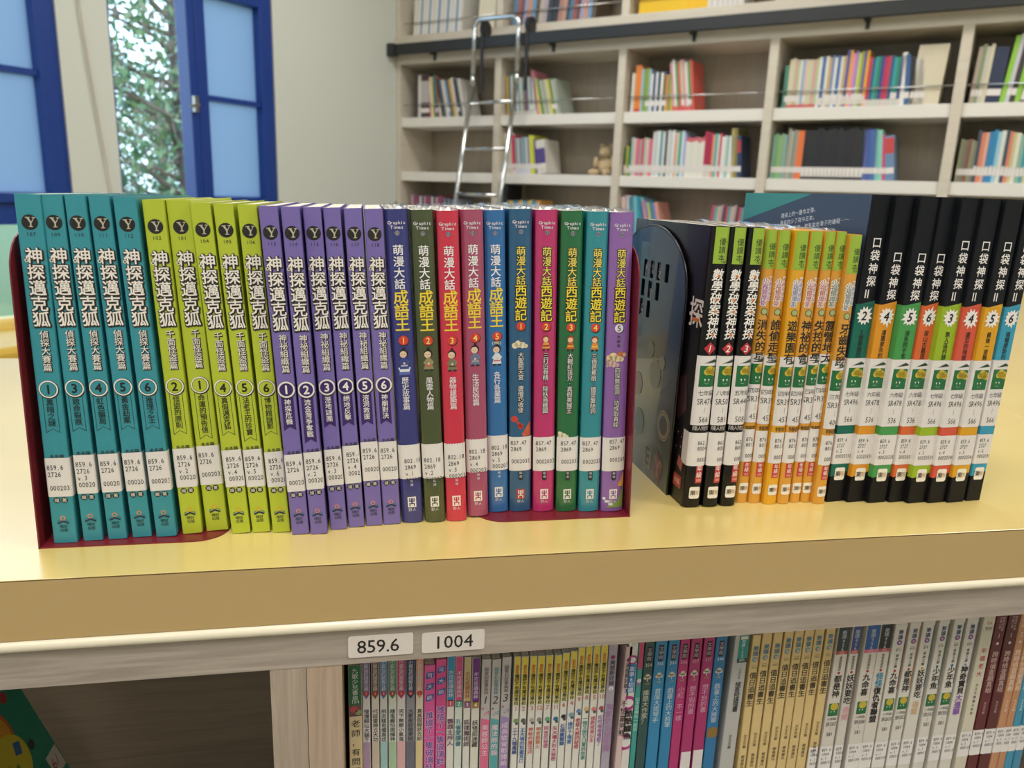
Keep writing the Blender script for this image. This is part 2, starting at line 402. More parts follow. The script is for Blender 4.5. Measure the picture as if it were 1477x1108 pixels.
# outdoors
q = MB(); q.box((-30, -25, -.6), (-.2, 25, -.5), mat('5E6B3C', .9)); tag(room_obj(q, 'outdoor_ground'), kind='structure')
def tree(x, y, hgt, seed, leafcols, n, spread, label, low=.8):
    rnd = random.Random(seed); root = empty('tree', ROOM @ T(x, y, -.5)); tag(root, label, 'tree', 'trees outside the windows')
    tr = MB(); bm = mat('6C5A4E', .9, name='bark'); tips = []
    tr.tube([(0, 0, 0), (.05, .08, hgt * .3), (-.06, .1, hgt * .6), (.02, 0, hgt)], [.11, .09, .06, .02], bm, 8)
    br = MB()
    for i in range(26):
        z = low + (hgt - low) * i / 26; a = rnd.uniform(0, 6.28); L = spread * rnd.uniform(.5, 1.0)
        p = [Vector((0, 0, z))]
        for k in range(4):
            a += rnd.uniform(-.35, .35); p.append(p[-1] + Vector((math.cos(a), math.sin(a), rnd.uniform(.0, .75))) * L / 4)
        br.tube(p, [.03, .024, .017, .012, .006], bm, 6); tips += p[1:]
    lf = MB(); ms = [mat(c, .6, name='leaf') for c in leafcols]
    for i in range(n):
        c = rnd.choice(tips) + Vector((rnd.gauss(0, .26), rnd.gauss(0, .26), rnd.gauss(0, .22)))
        a = Vector((rnd.gauss(0, 1), rnd.gauss(0, 1), rnd.gauss(0, 1))).normalized(); b = a.orthogonal().normalized(); L = rnd.uniform(.035, .06)
        lf.add([c - a * L, c + b * L * .4, c + a * L, c - b * L * .4], [(0, 1, 2, 3)], rnd.choice(ms))
    tr.build('trunk', root, True); br.build('branches', root, True); tag(lf.build('foliage', root), kind='stuff')
G1 = ('5E7A4C', '7C9462', '4A6E4C', '93A076', '8C7A6A'); G2 = ('44694E', '5E8460', '38594A', '84966A')
tree(-3.6, 1.0, 4.6, 3, G1, 4200, 1.5, 'tall open tree with bare crossing branches outside the clear pane')
tree(-8.6, 4.2, 3.4, 5, G2, 8000, 2.0, 'dense green tree behind the open one outside the clear pane', .4)
tree(-4.4, -2.6, 2.3, 9, G2, 5000, 1.1, 'low green tree seen below the left blue window', .3)
tree(-13.0, 8.2, 4.2, 12, G2, 8000, 2.4, 'farthest big green tree outside the clear pane', .4)

# ------------------------------------------------------------------ far bookcase
bc = empty('bookcase', ROOM); tag(bc, 'large cream wall bookcase with white shelf edges and a black ladder track', 'bookcase')
DIV = [0.0, .745, 1.505, 2.27, 3.05, 3.82, 4.58]; TH = .042; DEP = .31
LEV = [(1.53, 1.585), (1.21, 1.265), (.885, .94), (.56, .615), (.10, .15)]; UP = [(2.37, 2.42), (2.77, 2.82)]
for i, x in enumerate(DIV):
    q = MB(); w = TH if 0 < i < 6 else .03; x0 = x - w / 2 if i else .004
    for z0, z1 in ((0, 1.92), (2.02, 2.82)): q.box((x0, -.012, z0), (x0 + w, DEP, z1), M_CASE)
    q.build('upright_panel', bc, bevel=.001)
for z0, z1 in LEV + UP:
    for i in range(6):
        a = DIV[i] + (TH / 2 if i else .034); b = DIV[i + 1] - (TH / 2 if i < 5 else .015)
        q = MB(); q.box((a, .0, z0), (b, DEP - .02, z1), M_WHITE if z1 < 1.9 else M_CASE); q.build('shelf', bc, bevel=.002)
q = MB(); q.box((0, -.02, 2.0), (4.6, DEP, 2.05), M_CASE); q.build('shelf', bc, bevel=.002)
q = MB(); q.box((0, -.013, 1.89), (4.6, .012, 2.0), M_CASE); q.box((0, .012, 1.89), (4.6, DEP, 1.91), M_CASE); q.build('fascia', bc)
q = MB(); q.box((0, DEP, 0), (4.6, DEP + .015, 2.82), M_BACK); q.build('back_panel', bc)
q = MB(); q.box((0, -.01, 0), (4.6, .02, .10), M_CASE); q.build('plinth', bc)
q = MB(); q.box((-.0, -.085, 1.935), (4.6, -.055, 1.995), M_BLACK); q.box((-.0, -.10, 1.93), (.05, -.045, 2.0), M_BLACK); q.build('ladder_track', bc, bevel=.004)
for x in (.30, 1.10, 1.88, 2.66, 3.42, 4.2):
    q = MB(); q.box((x - .012, -.056, 1.93), (x + .012, -.013, 2.0), M_BLACK); q.box((x - .008, -.02, 1.90), (x + .008, -.013, 1.95), M_BLACK); q.build('bracket', bc)
for zz, cols in ((1.66, range(5)), (2.125, range(3))):
    for i in cols:
        a, b = DIV[i] + .03, DIV[i + 1] - .025
        q = MB(); q.tube([(a, .02, zz), (b, .02, zz)], .0032, M_CHROME, 6); q.tube([(a, .02, zz), (a, .2, zz)], .0032, M_CHROME, 6); q.build('guard_rod', bc, True)

# ladder
ld = empty('library_ladder', ROOM @ T(.797, -.115, 0)); tag(ld, 'chrome library ladder hooked on the black track of the bookcase', 'ladder')
for sx in (-1, 1):
    q = MB(); q.tube([(sx * .145, -.01, 1.76), (sx * .15 - .045, -.09, 1.08), (sx * .155 - .11, -.22, .0)], .0125, M_CHROME, 12); q.build('stile', ld, True)
    q = MB(); q.tube([(sx * .145, -.01, 1.73), (sx * .145, -.01, 1.79)], .015, M_CHROME, 12); q.build('joint_collar', ld, True)
    q = MB(); q.tube([(sx * .145 + .03, .03, 1.70), (sx * .145 + .03, .03, 2.02)], .011, M_BLACK, 8); q.tube([(sx * .145 + .022, .055, 2.035), (sx * .145 + .048, .055, 2.035)], .042, M_BLACK, 16); q.build('roller_hook', ld)
    q = MB(); q.tube([(sx * .155 - .11, -.22, 0), (sx * .155 - .108, -.216, .04)], .017, M_BLACK, 10); q.build('foot', ld)
q = MB(); P = [(-.145, -.01, 1.76), (-.142, -.005, 2.0)]
for k in range(6): a = math.pi / 2 * k / 5; P.append((-.142 + .045 * (1 - math.cos(a)), 0, 2.03 + .045 * math.sin(a)))
P += [(-p[0], p[1], p[2]) for p in P[::-1]]
q.tube(P, .0125, M_CHROME, 12); q.build('top_hoop', ld, True)
for z in (1.64, 1.39, 1.14, .89, .64, .39, .16):
    t_ = (1.76 - z) / .68 if z > 1.08 else 0; y = -.01 - .08 * t_ if z > 1.08 else -.09 - (1.08 - z) * .12; xo = -.045 * t_ if z > 1.08 else -.045 - (1.08 - z) * .06
    q = MB(); q.tube([(-.147 + xo, y, z), (.147 + xo, y, z)], .010, M_CHROME, 10); q.build('rung', ld, True)

# ------------------------------------------------------------------ books in the far bookcase
NUM = 'first second third fourth fifth sixth seventh eighth ninth tenth eleventh twelfth thirteenth fourteenth fifteenth sixteenth seventeenth eighteenth nineteenth'.split()
for t_ in ('twent', 'thirt', 'fort', 'fift'):
    NUM += [t_ + 'ieth'] + [t_ + 'y-' + u_ for u_ in NUM[:9]]
def cname(c):
    import colorsys
    r, g, b = (int(c[i:i + 2], 16) / 255 for i in (0, 2, 4)); h, l, s = colorsys.rgb_to_hls(r, g, b)
    if l > .82: return 'white'
    if l < .2: return 'black'
    if s < .17: return 'grey' if l < .7 else 'pale grey'
    h *= 360; nm = [(18, 'red'), (40, 'orange'), (68, 'yellow'), (160, 'green'), (195, 'teal'), (255, 'blue'), (290, 'purple'), (345, 'pink'), (361, 'red')]
    n = next(b for a, b in nm if h < a)
    if n in ('orange', 'red') and s < .45: n = 'brown' if l < .55 else 'cream'
    if n == 'yellow' and s < .55 and l > .6: n = 'cream'
    return n
def far_book(x, z, w, h, d, lean, col, band, label, group, kind='book', inset=.03):
    """one book of the far bookcase, x,z = lower left corner of the spine in the room frame"""
    o = MB(); c = mat(col, .4, .3, name='cover'); t = .0015
    o.box((0, 0, 0), (t, d, h), c); o.box((w - t, 0, 0), (w, d, h), c); o.box((t, 0, 0), (w - t, t, h), c)
    o.box((t, t, .002), (w - t, d - .003, h - .003), M_PAGE)
    if band: o.box((t * .5, -.0006, h * band[1]), (w - t * .5, 0, h * band[2]), mat(band[0], .5, name='cover_band'))
    zz = z + (w * math.sin(R(lean)) if lean > 0 else 0)
    b = o.build('book'); b.matrix_world = ROOM @ T(x, inset, zz) @ Matrix.Rotation(R(lean), 4, 'Y'); tag(b, label, 'book', group)
    q = MB(); q.box((t * .3, -.0012, .030), (w - t * .3, -.0006, .056), M_LABEL)
    if w > .008 and (z == CZ or random.random() < .35): q.build('call_number_label', b)
    return b
STUFF = MB()
def stuff_book(x, z, w, h, d, lean, col):
    c = mat(col, .4, .3, name='cover'); t = .0015; m = T(x, .03, z) @ Matrix.Rotation(R(lean), 4, 'Y'); k = len(STUFF.v)
    STUFF.box((0, 0, 0), (t, d, h), c); STUFF.box((w - t, 0, 0), (w, d, h), c); STUFF.box((t, 0, 0), (w - t, t, h), c); STUFF.box((t, t, .002), (w - t, d - .003, h - .003), M_PAGE)
    STUFF.v[k:] = [tuple(m @ Vector(v)) for v in STUFF.v[k:]]
def row(place, x0, x1, z, spec, group, lean0=0, gap=.0006, start=0):
    """spec: list of (colour, n, width, height, lean, band)"""
    x = x0; i = start
    for col, n, w, h, lean, band in spec:
        cols = col if isinstance(col, (list, tuple)) else [col]
        for k in range(n):
            c = cols[k % len(cols)]; ww = w * random.uniform(.85, 1.15); hh = h * random.uniform(.97, 1.03) if len(cols) > 1 else h
            if x + ww + abs(math.sin(R(lean))) * hh > x1 and lean >= 0: return i
            if lean < 0 and k == 0: x += abs(math.sin(R(lean))) * hh * .0
            if z == DZ or z == UZ: stuff_book(x, z + (ww * math.sin(R(lean)) if lean > 0 else 0), ww, hh, .17, lean, c)
            else: far_book(x, z, ww, hh, .17, lean, c, band, '%s book, %s from the left %s' % (cname(c), NUM[i], place), group)
            x += (ww / math.cos(R(lean)) if lean else ww) + gap; i += 1
    return i
UZ, BZ, CZ, DZ = 2.05, 1.585, 1.265, .94
# upper row (feet of the books only)
row('in the top left cell of the bookcase', .10, .52, UZ, [(['E6E2DC', 'DAD8D2', 'E9E4DE', '7C9CC0'], 22, .016, .21, 4, ('C98BA0', .0, .14))], 'comb bound magazines in the top left cell')
row('in the right part of the top left cell', .57, .72, UZ, [('E3DAC2', 6, .018, .25, 4, None)], 'cream volumes in the top left cell')
row('in the second cell of the top row', .80, 1.46, UZ, [(['4C6E86', '9C4234', '5A3A30', '9B93AE', 'C58A66', '6C92B4', '5A4C3A', 'B7AD9C', 'B0A0A8', '3C4248', '22252B', '2A2F3A', 'A57A6A', 'B98E7A', '35424A'], 22, .023, .27, 6, None)], 'big volumes in the second top cell')
row('in the third cell of the top row', 1.56, 2.24, UZ, [('E8BE20', 17, .0145, .22, 0, ('EFE6C8', 0, .12)), ('E8B818', 1, .10, .22, 0, None), (['DAD6D2', 'C9C4C0'], 14, .0125, .22, 0, None)], 'yellow magazines in the third top cell')
BZ = 1.585
row('in the upper left cell of the bookcase', .12, .72, BZ, [(['2E2A2C', 'D9D2CC'], 2, .02, .25, 0, None), ('4A3A44', 1, .075, .25, 0, ('B9B4B4', .35, .85)), (['B0443C', 'E4DCD0', 'E0C23C', '3E6A9C', '2E7A5A'], 6, .013, .24, -5, None), (['D6CFC6', '303238', '58606A', 'D8D4CE', '8FA7B8', '3C4A6A', 'C7A04C'], 11, .016, .22, -13, None)], 'books in the upper left cell')
row('in the second upper cell of the bookcase', .79, 1.44, BZ, [(['C8A23C', '3E6A6C', 'DAD6CE', '6E8C5A'], 4, .012, .22, -4, None), (['4E7C8E', 'D9D4CC', '78A0A8', 'E3DED4', '8FB0A0', 'B23A4C'], 11, .013, .20, -6, ('D8D2CA', .0, .12)), ('D9889A', 1, .016, .24, -13, None), (['D9CE62', '6A8A5C', 'B7BAA2', '9DA79A', 'C8C8B6'], 9, .014, .19, -14, None)], 'books in the second upper cell')
row('in the third upper cell of the bookcase', 1.55, 2.1, BZ, [(['E6E2DA', 'C8C4BA'], 2, .008, .19, 0, None), ('E88420', 2, .015, .23, 0, ('C83A34', 0, .08)), (['A0B8C8', '7FA04A', '8FA640'], 4, .012, .21, 0, None), (['E5E1DB', '3A4A6E', 'D4D8DE', '2E3440'], 6, .012, .19, 0, None), (['C8B23C', 'D07840', '7A9A4C'], 4, .012, .18, -5, None), (['DA9AA0', 'E4DCD4', '4E9A56', 'D6584C', 'C8BFA0'], 9, .012, .24, -8, ('D24A50', 0, .1))], 'books in the third upper cell')
row('in the fourth upper cell of the bookcase', 2.32, 2.94, BZ, [('4E8C7A', 2, .009, .19, 0, None), (['D9CBB0', 'C8D0A8', 'D8A0A4', 'B8C890', 'E0DCD0', '9AB0CC', 'E0C0B0'], 11, .0115, .215, 0, ('C84A50', 0, .08)), (['E6E3DD', '4A70A8', 'DEDAD2', 'C7A870', '7C90B8'], 9, .0125, .22, 0, ('DAD5CC', .05, .2)), (['5E5AA0', 'E8A83C', 'E890A8', 'A888C8', 'C8D070', '98A850'], 8, .0115, .235, 0, ('DAD5CC', .05, .2)), (['C83C50', '2E5E88', '38A0A4', '2C8A60', '3C4A90', 'B03468'], 11, .0125, .205, 0, ('DAD5CC', .02, .14)), ('E8E4DC', 1, .018, .22, -3, None), ('38629A', 1, .02, .21, -5, None), ('24242A', 1, .022, .20, -6, None), ('E4E2DE', 1, .03, .19, -6, None)], 'books in the fourth upper cell')
row('at the right end of the fourth upper cell', 2.86, 3.03, BZ, [('DCD2B8', 8, .0135, .245, 3, None)], 'cream paper volumes in the fourth upper cell')
row('in the fifth upper cell of the bookcase', 3.09, 3.78, BZ, [(['B8A89A', '8C9C78', 'C8C4B8', 'D8D0B4'], 4, .014, .23, 2, None), ('26304E', 1, .05, .22, 2, None), (['8EC83C', 'C8C8CC', '3C3438'], 4, .017, .26, 5, None), (['52343C', 'D8C8A0', '5C7C5C', 'DAD6CE', '44505C'], 12, .02, .26, 8, ('E2DEDA', .04, .2))], 'books in the fifth upper cell')
CZ = 1.265
row('in the second middle cell of the bookcase', .775, 1.4, CZ, [('D5CDB9', 5, .012, .225, -1, None), ('D0405E', 2, .014, .215, -5, ('E6DCDC', 0, .12)), (['7FA8A0', 'C8CCD0', '8C84A0', '9CB0B8'], 7, .0125, .20, -6, ('D8D4E0', 0, .2)), (['D8D83C', 'C6C848'], 2, .016, .21, -7, None), ('4A3C78', 1, .012, .19, -7, None), ('D8D4CC', 1, .055, .185, -8, ('584A8C', .2, .75))], 'books in the second middle cell')
row('in the third middle cell of the bookcase', 1.535, 2.24, CZ, [(['3C6A3C', 'C8B840', '4A8C50'], 4, .009, .15, 0, ('DAD5CC', .1, .28)), (['A8C0B8', 'E0C8B0', 'D88098', 'D86C80', '98A8A0', 'D84A60'], 10, .0115, .19, 0, ('DAD5CC', .1, .28)), (['DAD6CE', 'C0CCD0', 'E4E0DA', '58A0A8', 'D8D4D0', '3E4450'], 9, .013, .225, 0, ('DAD5CC', .08, .25)), (['E0A080', 'C8D0C8', '4EA070', 'D4DCE8', '9CA8D8'], 5, .012, .22, 0, ('DAD5CC', .08, .25)), (['E8DFD2', 'E6E2D6', 'DCE0D4'], 8, .0115, .19, 0, ('D04A60', .9, 1)), (['B8304C', 'A82C50'], 3, .012, .22, 0, ('DAD5CC', .0, .28)), (['E0A07C', '58B0B0', 'D8D8C8', 'D04860'], 4, .011, .21, 0, None), (['E6E2DC', 'D8E0DC', '98C0B0'], 5, .012, .20, 0, None), (['B8A868', '8C8048'], 2, .014, .23, -4, None), ('2C4468', 1, .02, .20, -5, ('B04048', .6, .9))], 'books in the third middle cell')
row('in the fourth middle cell of the bookcase', 2.30, 2.98, CZ, [(['88B0A0', '78A888', '8CBC60', '8CA890'], 5, .0125, .205, 0, None), (['9C9C90', 'B0AC9C', '8C8C80'], 4, .0115, .225, 1, None), ('E87840', 2, .013, .22, 0, None), (['20202A', '2A2228', '1E2826', '241E2A'], 16, .0165, .225, 0, ('DCD8D2', .06, .14)), (['5C6CA8', '4A5CA0', '3E6EB0'], 4, .013, .225, -4, None), (['78C0B0', '8CCCBC'], 2, .014, .225, -6, None), ('D04878', 1, .011, .20, -7, None), ('6C8CB0', 1, .04, .195, -7, ('C84A48', .6, .95))], 'books in the fourth middle cell')
row('in the fifth middle cell of the bookcase', 3.085, 3.78, CZ, [(['8C9478', '84806C', '7C7060', '8C5448'], 6, .010, .175, 1, None), (['3C4C5C', 'D88468', 'E4A890', '3880B0', '2C88B8', '98C8D8', 'DADAD0'], 9, .0135, .21, 0, ('DAD5CC', .14, .32)), (['C8C08C', 'E0DCC8', '88B0A0', '3C98A8'], 6, .013, .20, 0, ('DAD5CC', .14, .32)), (['C8285C', 'B8305C'], 4, .013, .185, 0, ('DAD5CC', .14, .32)), (['2890A0', 'E0B040', '38A0A0', 'D88030', '4C70B0'], 12, .013, .19, 0, ('DAD5CC', .14, .32))], 'books in the fifth middle cell')
row('in the lower left cell of the bookcase', .09, .70, DZ, [(['C8A0A8', '6C5070', 'B03C58', '50406C', 'D8D0D0', '2C3040'], 16, .015, .18, 0, None), (['38404C', '8C90A0'], 8, .014, .17, -6, None)], 'books in the lower left cell')
row('in the second lower cell of the bookcase', .78, 1.4, DZ, [(['283038', '20242C'], 2, .013, .26, 0, None), (['3C84A8', 'D8A04C', 'E0C070', '4C9CA8'], 14, .016, .175, -3, None)], 'books in the second lower cell')
row('in the third lower cell of the bookcase', 1.54, 2.0, DZ, [(['C8B0A8', 'E0C8C0', 'C890A0', 'B8D8D8'], 5, .012, .22, -3, None), (['3CA0B4', '3090A8', '88B8C0'], 6, .014, .22, -7, None), (['7080C0', 'E0A090', '8C78B0', 'C8C850', '3C8890'], 7, .013, .20, -14, None)], 'books in the third lower cell')
row('at the right end of the third lower cell', 2.02, 2.24, DZ, [(['C04C60', '60A0A8', 'C8B8A0', 'C0A0A0', '484048'], 12, .013, .19, 4, None)], 'books at the right of the third lower cell')
so = STUFF.build('far_books', None); so.matrix_world = ROOM; tag(so, 'rows of small distant volumes on the top and lowest visible shelves', 'books', kind='stuff')
nb = sum(o.name.startswith('book') and o.get('category') == 'book' for o in COL.objects); print('far books', nb)
# plush toy
tf = mat('C9B28C', .95, name='plush'); q = empty('plush_toy', ROOM @ T(1.38, .13, CZ)); tag(q, 'small beige plush toy sitting at the right end of a shelf', 'plush toy')
a = MB(); a.ball((0, 0, .05), (.045, .04, .05), tf); a.ball((-.05, -.045, .018), (.035, .025, .018), tf); a.ball((.03, -.05, .018), (.025, .035, .018), tf); a.build('body', q, True)
a = MB(); a.ball((0, -.01, .125), (.036, .034, .034), tf); a.ball((0, -.045, .117), (.015, .012, .012), tf); a.build('head', q, True)
for sx in (-1, 1):
    a = MB(); a.ball((sx * .027, 0, .158), (.012, .007, .014), tf); a.build('ear', q, True)
    a = MB(); a.ball((sx * .05, -.02, .07), (.014, .016, .032), tf); a.build('arm', q, True)

# ------------------------------------------------------------------ yellow bench under the left window
bn = empty('bench', ROOM @ T(.28, -2.85, 0)); tag(bn, 'low yellow bench under the left blue window, behind the counter', 'bench')
YB = mat('D9B242', .5, name='yellow_vinyl')
q = MB(); q.box((-.2, -.75, .47), (.2, .75, .58), YB); q.build('seat_cushion', bn, bevel=.02)
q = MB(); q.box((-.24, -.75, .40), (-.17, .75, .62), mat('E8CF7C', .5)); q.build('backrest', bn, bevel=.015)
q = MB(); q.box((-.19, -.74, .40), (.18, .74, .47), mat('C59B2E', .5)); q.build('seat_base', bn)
for yy in (-.65, 0, .65):
    q = MB(); q.tube([(.14, yy, .40), (.17, yy + .12, 0)], .014, mat('D9D6D0', .4), 8); q.tube([(-.14, yy, .40), (-.17, yy + .12, 0)], .014, mat('D9D6D0', .4), 8); q.build('leg', bn, True)
q = MB(); q.box((-.17, -.70, .05), (.12, .70, .38), mat('33312F', .7)); q.build('storage_box', bn)

# ------------------------------------------------------------------ counter
FY = .448
ct = empty('counter', loc=(0, FY, 0)); tag(ct, 'long counter bookshelf with a glossy yellow top and grey oak front', 'counter')
def cbox(a, b, m, nm, bev=0, par=ct):
    q = MB(); q.box((a[0], a[1] - FY, a[2]), (b[0], b[1] - FY, b[2]), m); return q.build(nm, par, bevel=bev)
cbox((-1.5, FY + .0006, CT - .045), (.7297, 1.068, CT), M_YEL, 'worktop', .0006)
cbox((.7312, FY + .0006, CT - .045), (1.9, 2.7, CT), M_YEL, 'side_worktop', .0006)
cbox((-1.5, FY - .0004, CT - .0385), (1.9, FY + .0005, CT - .0006), mat('BFA26E', .38, name='shaded_lip_laminate'), 'front_lip')  # same yellow as the worktop, the upright face's weaker light painted into its colour
cbox((-1.5, FY - .0001, CT - .0006), (1.9, FY + .0006, CT - .0001), mat('5E4628', .6), 'edge_joint')
q = MB(); q.tube([(-1.5, .0010, CT - .0425), (1.9, .0010, CT - .0425)], .0037, mat('F1E7CE', .3, .4, name='trim'), 12); q.build('edge_trim', ct, True)
cbox((-1.5, FY + .0008, CT - .071), (1.9, 1.06, CT - .0465), M_WOOD, 'top_rail')
UPX = [(-1.42, -1.375), (-.0640, -.0195), (1.30, 1.345)]
for a, b in UPX:
    m = (a + b) / 2
    cbox((a, FY + .0010, .06), (m - .0002, 1.03, CT - .0712), M_WOODV, 'upright_panel'); cbox((m + .0002, FY + .0012, .06), (b, 1.03, CT - .0712), wood('oak_warm', 'A8917B', 'BFA994', scale=(26, 14, 1.2)), 'upright_panel')
SZ = .40
for a, b in ((-1.375, -.064), (-.0194, 1.30)):
    cbox((a, FY + .0012, SZ - .022), (b, .728, SZ), M_WOOD, 'shelf'); cbox((a, FY + .0012, .06), (b, .728, .082), M_WOOD, 'shelf')
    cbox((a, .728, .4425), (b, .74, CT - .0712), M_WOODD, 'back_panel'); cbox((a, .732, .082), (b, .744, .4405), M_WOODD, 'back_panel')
cbox((-1.5, FY + .02, -.12), (1.9, 1.03, .06), mat('6E6152', .6), 'plinth')
cbox((.75, 1.08, -.12), (1.88, 2.66, CT - .0465), M_WOODV, 'side_cabinet')
# number plates on the rail
for x0, x1, z0, z1, t, adv, uo in ((-.0152, .0262, .7338, .7490, '859.6', .0061, 0), (.0318, .0730, .7335, .7480, '1004', .0066, 0)):
    nm = 'number_plate'; q = MB(); r = .0015; P = []
    for cx, cz, a0 in ((x1 - r, z0 + r, -90), (x1 - r, z1 - r, 0), (x0 + r, z1 - r, 90), (x0 + r, z0 + r, 180)):
        for k in range(5): a = R(a0 + 22.5 * k); P.append((cx + r * math.cos(a), cz + r * math.sin(a)))
    n = len(P); q.add([(x, 0, z) for x, z in P] + [(x, .0006, z) for x, z in P], [tuple(range(n))] + [(i + n, (i + 1) % n + n, (i + 1) % n, i) for i in range(n)], mat('E0D6CE', .35, .3, name='plate'))
    o = q.build(nm); o.location = (0, FY + .0001, 0)
    tag(o, 'white number plate reading %s, %s of the two on the oak rail' % (t, 'left' if t[0] == '8' else 'right'), 'sign')
    p = Print(.2, .2, lambda u: 0, base=.0001, u0=-1, u1=1); h0 = z1
    u = (x0 + x1) / 2 - adv * (len(t) - 1) / 2; p.h = 0
    for c in t:
        if c == '.': u -= adv * .28
        p.ch(c, u, -((z0 + z1) / 2) + (.0000), .0090, '1E1B1C', 1, .010)
        u += adv * (.72 if c == '.' else 1)
    k = p.build('plate_digits', o)

# ------------------------------------------------------------------ front books, first run
S1 = {'b1': (-0.1987, 0.4952, 0.03, 0.0139), 'b2': (-0.1818, 0.4968, -0.95, 0.0116), 'b3': (-0.1672, 0.4974, -1.54, 0.0113), 'b4': (-0.1529, 0.4987, -2.07, 0.0118), 'b5': (-0.1382, 0.4978, -2.33, 0.0126), 'l1': (-0.1226, 0.5008, -2.52, 0.0123), 'l2': (-0.1083, 0.5038, -2.94, 0.0139), 'l3': (-0.0914, 0.4998, -3.64, 0.0118), 'l4': (-0.0783, 0.5, -3.59, 0.0116), 'l5': (-0.065, 0.4986, -3.38, 0.0114), 'p1': (-0.0521, 0.4941, -3.41, 0.0113), 'p2': (-0.0398, 0.4934, -3.22, 0.0109), 'p3': (-0.027, 0.4994, -3.34, 0.0108), 'p4': (-0.015, 0.502, -3.37, 0.0106), 'p5': (-0.0031, 0.5032, -3.18, 0.011), 'p6': (0.0087, 0.5043, -3.04, 0.0117), 'i1': (0.0217, 0.5052, -3.12, 0.0147), 'i2': (0.0377, 0.5045, -2.98, 0.0143), 'i3': (0.053, 0.5046, -2.67, 0.0142), 'i4': (0.0686, 0.5095, -2.51, 0.0148), 'i5': (0.0848, 0.5155, -2.51, 0.0143), 'j1': (0.1001, 0.5154, -2.1, 0.0159), 'j2': (0.1174, 0.5136, -1.95, 0.0155), 'j3': (0.1343, 0.5119, -1.82, 0.0155), 'j4': (0.151, 0.5103, -1.62, 0.0154), 'j5': (0.1678, 0.5086, -1.9, 0.0166), 'k1': (0.2328, 0.5112, 0.65, 0.0145), 'k2': (0.2489, 0.5106, 0.12, 0.0125), 'k3': (0.2632, 0.5109, 0.03, 0.0128), 'm1': (0.279, 0.5169, 0.18, 0.0101), 'm2': (0.2893, 0.5149, -0.1, 0.0099), 'm3': (0.2999, 0.5113, 0.02, 0.011), 'm4': (0.3114, 0.511, 0.07, 0.01), 'm5': (0.3228, 0.5126, 0.36, 0.0087), 'm6': (0.3319, 0.5124, 0.33, 0.0083), 'm7': (0.3404, 0.5081, 0.23, 0.0102), 'n1': (0.3526, 0.5115, 0.89, 0.0161), 'n2': (0.369, 0.509, 1.07, 0.0158), 'n3': (0.385, 0.5057, 1.4, 0.0168), 'n4': (0.4032, 0.5056, 1.03, 0.0138), 'n5': (0.4172, 0.502, 1.03, 0.0168), 'n6': (0.4345, 0.5009, 0.85, 0.0161), 'n7': (0.4514, 0.5001, 1.11, 0.0163), 'n8': (0.4699, 0.502, 1.41, 0.0144)}
HB, HI = .2152, .2176
ZS = {'b': 1.005, 'l': 1.0, 'p': .998, 'i': .988, 'j': .9885, 'k': .981, 'm': .981, 'n': .978}
TEAL, LIME, PURP = '37919E', 'B7C435', '7A6AAE'
POS = {g: [k for k in S1 if k[0] == g] for g in 'blp'}
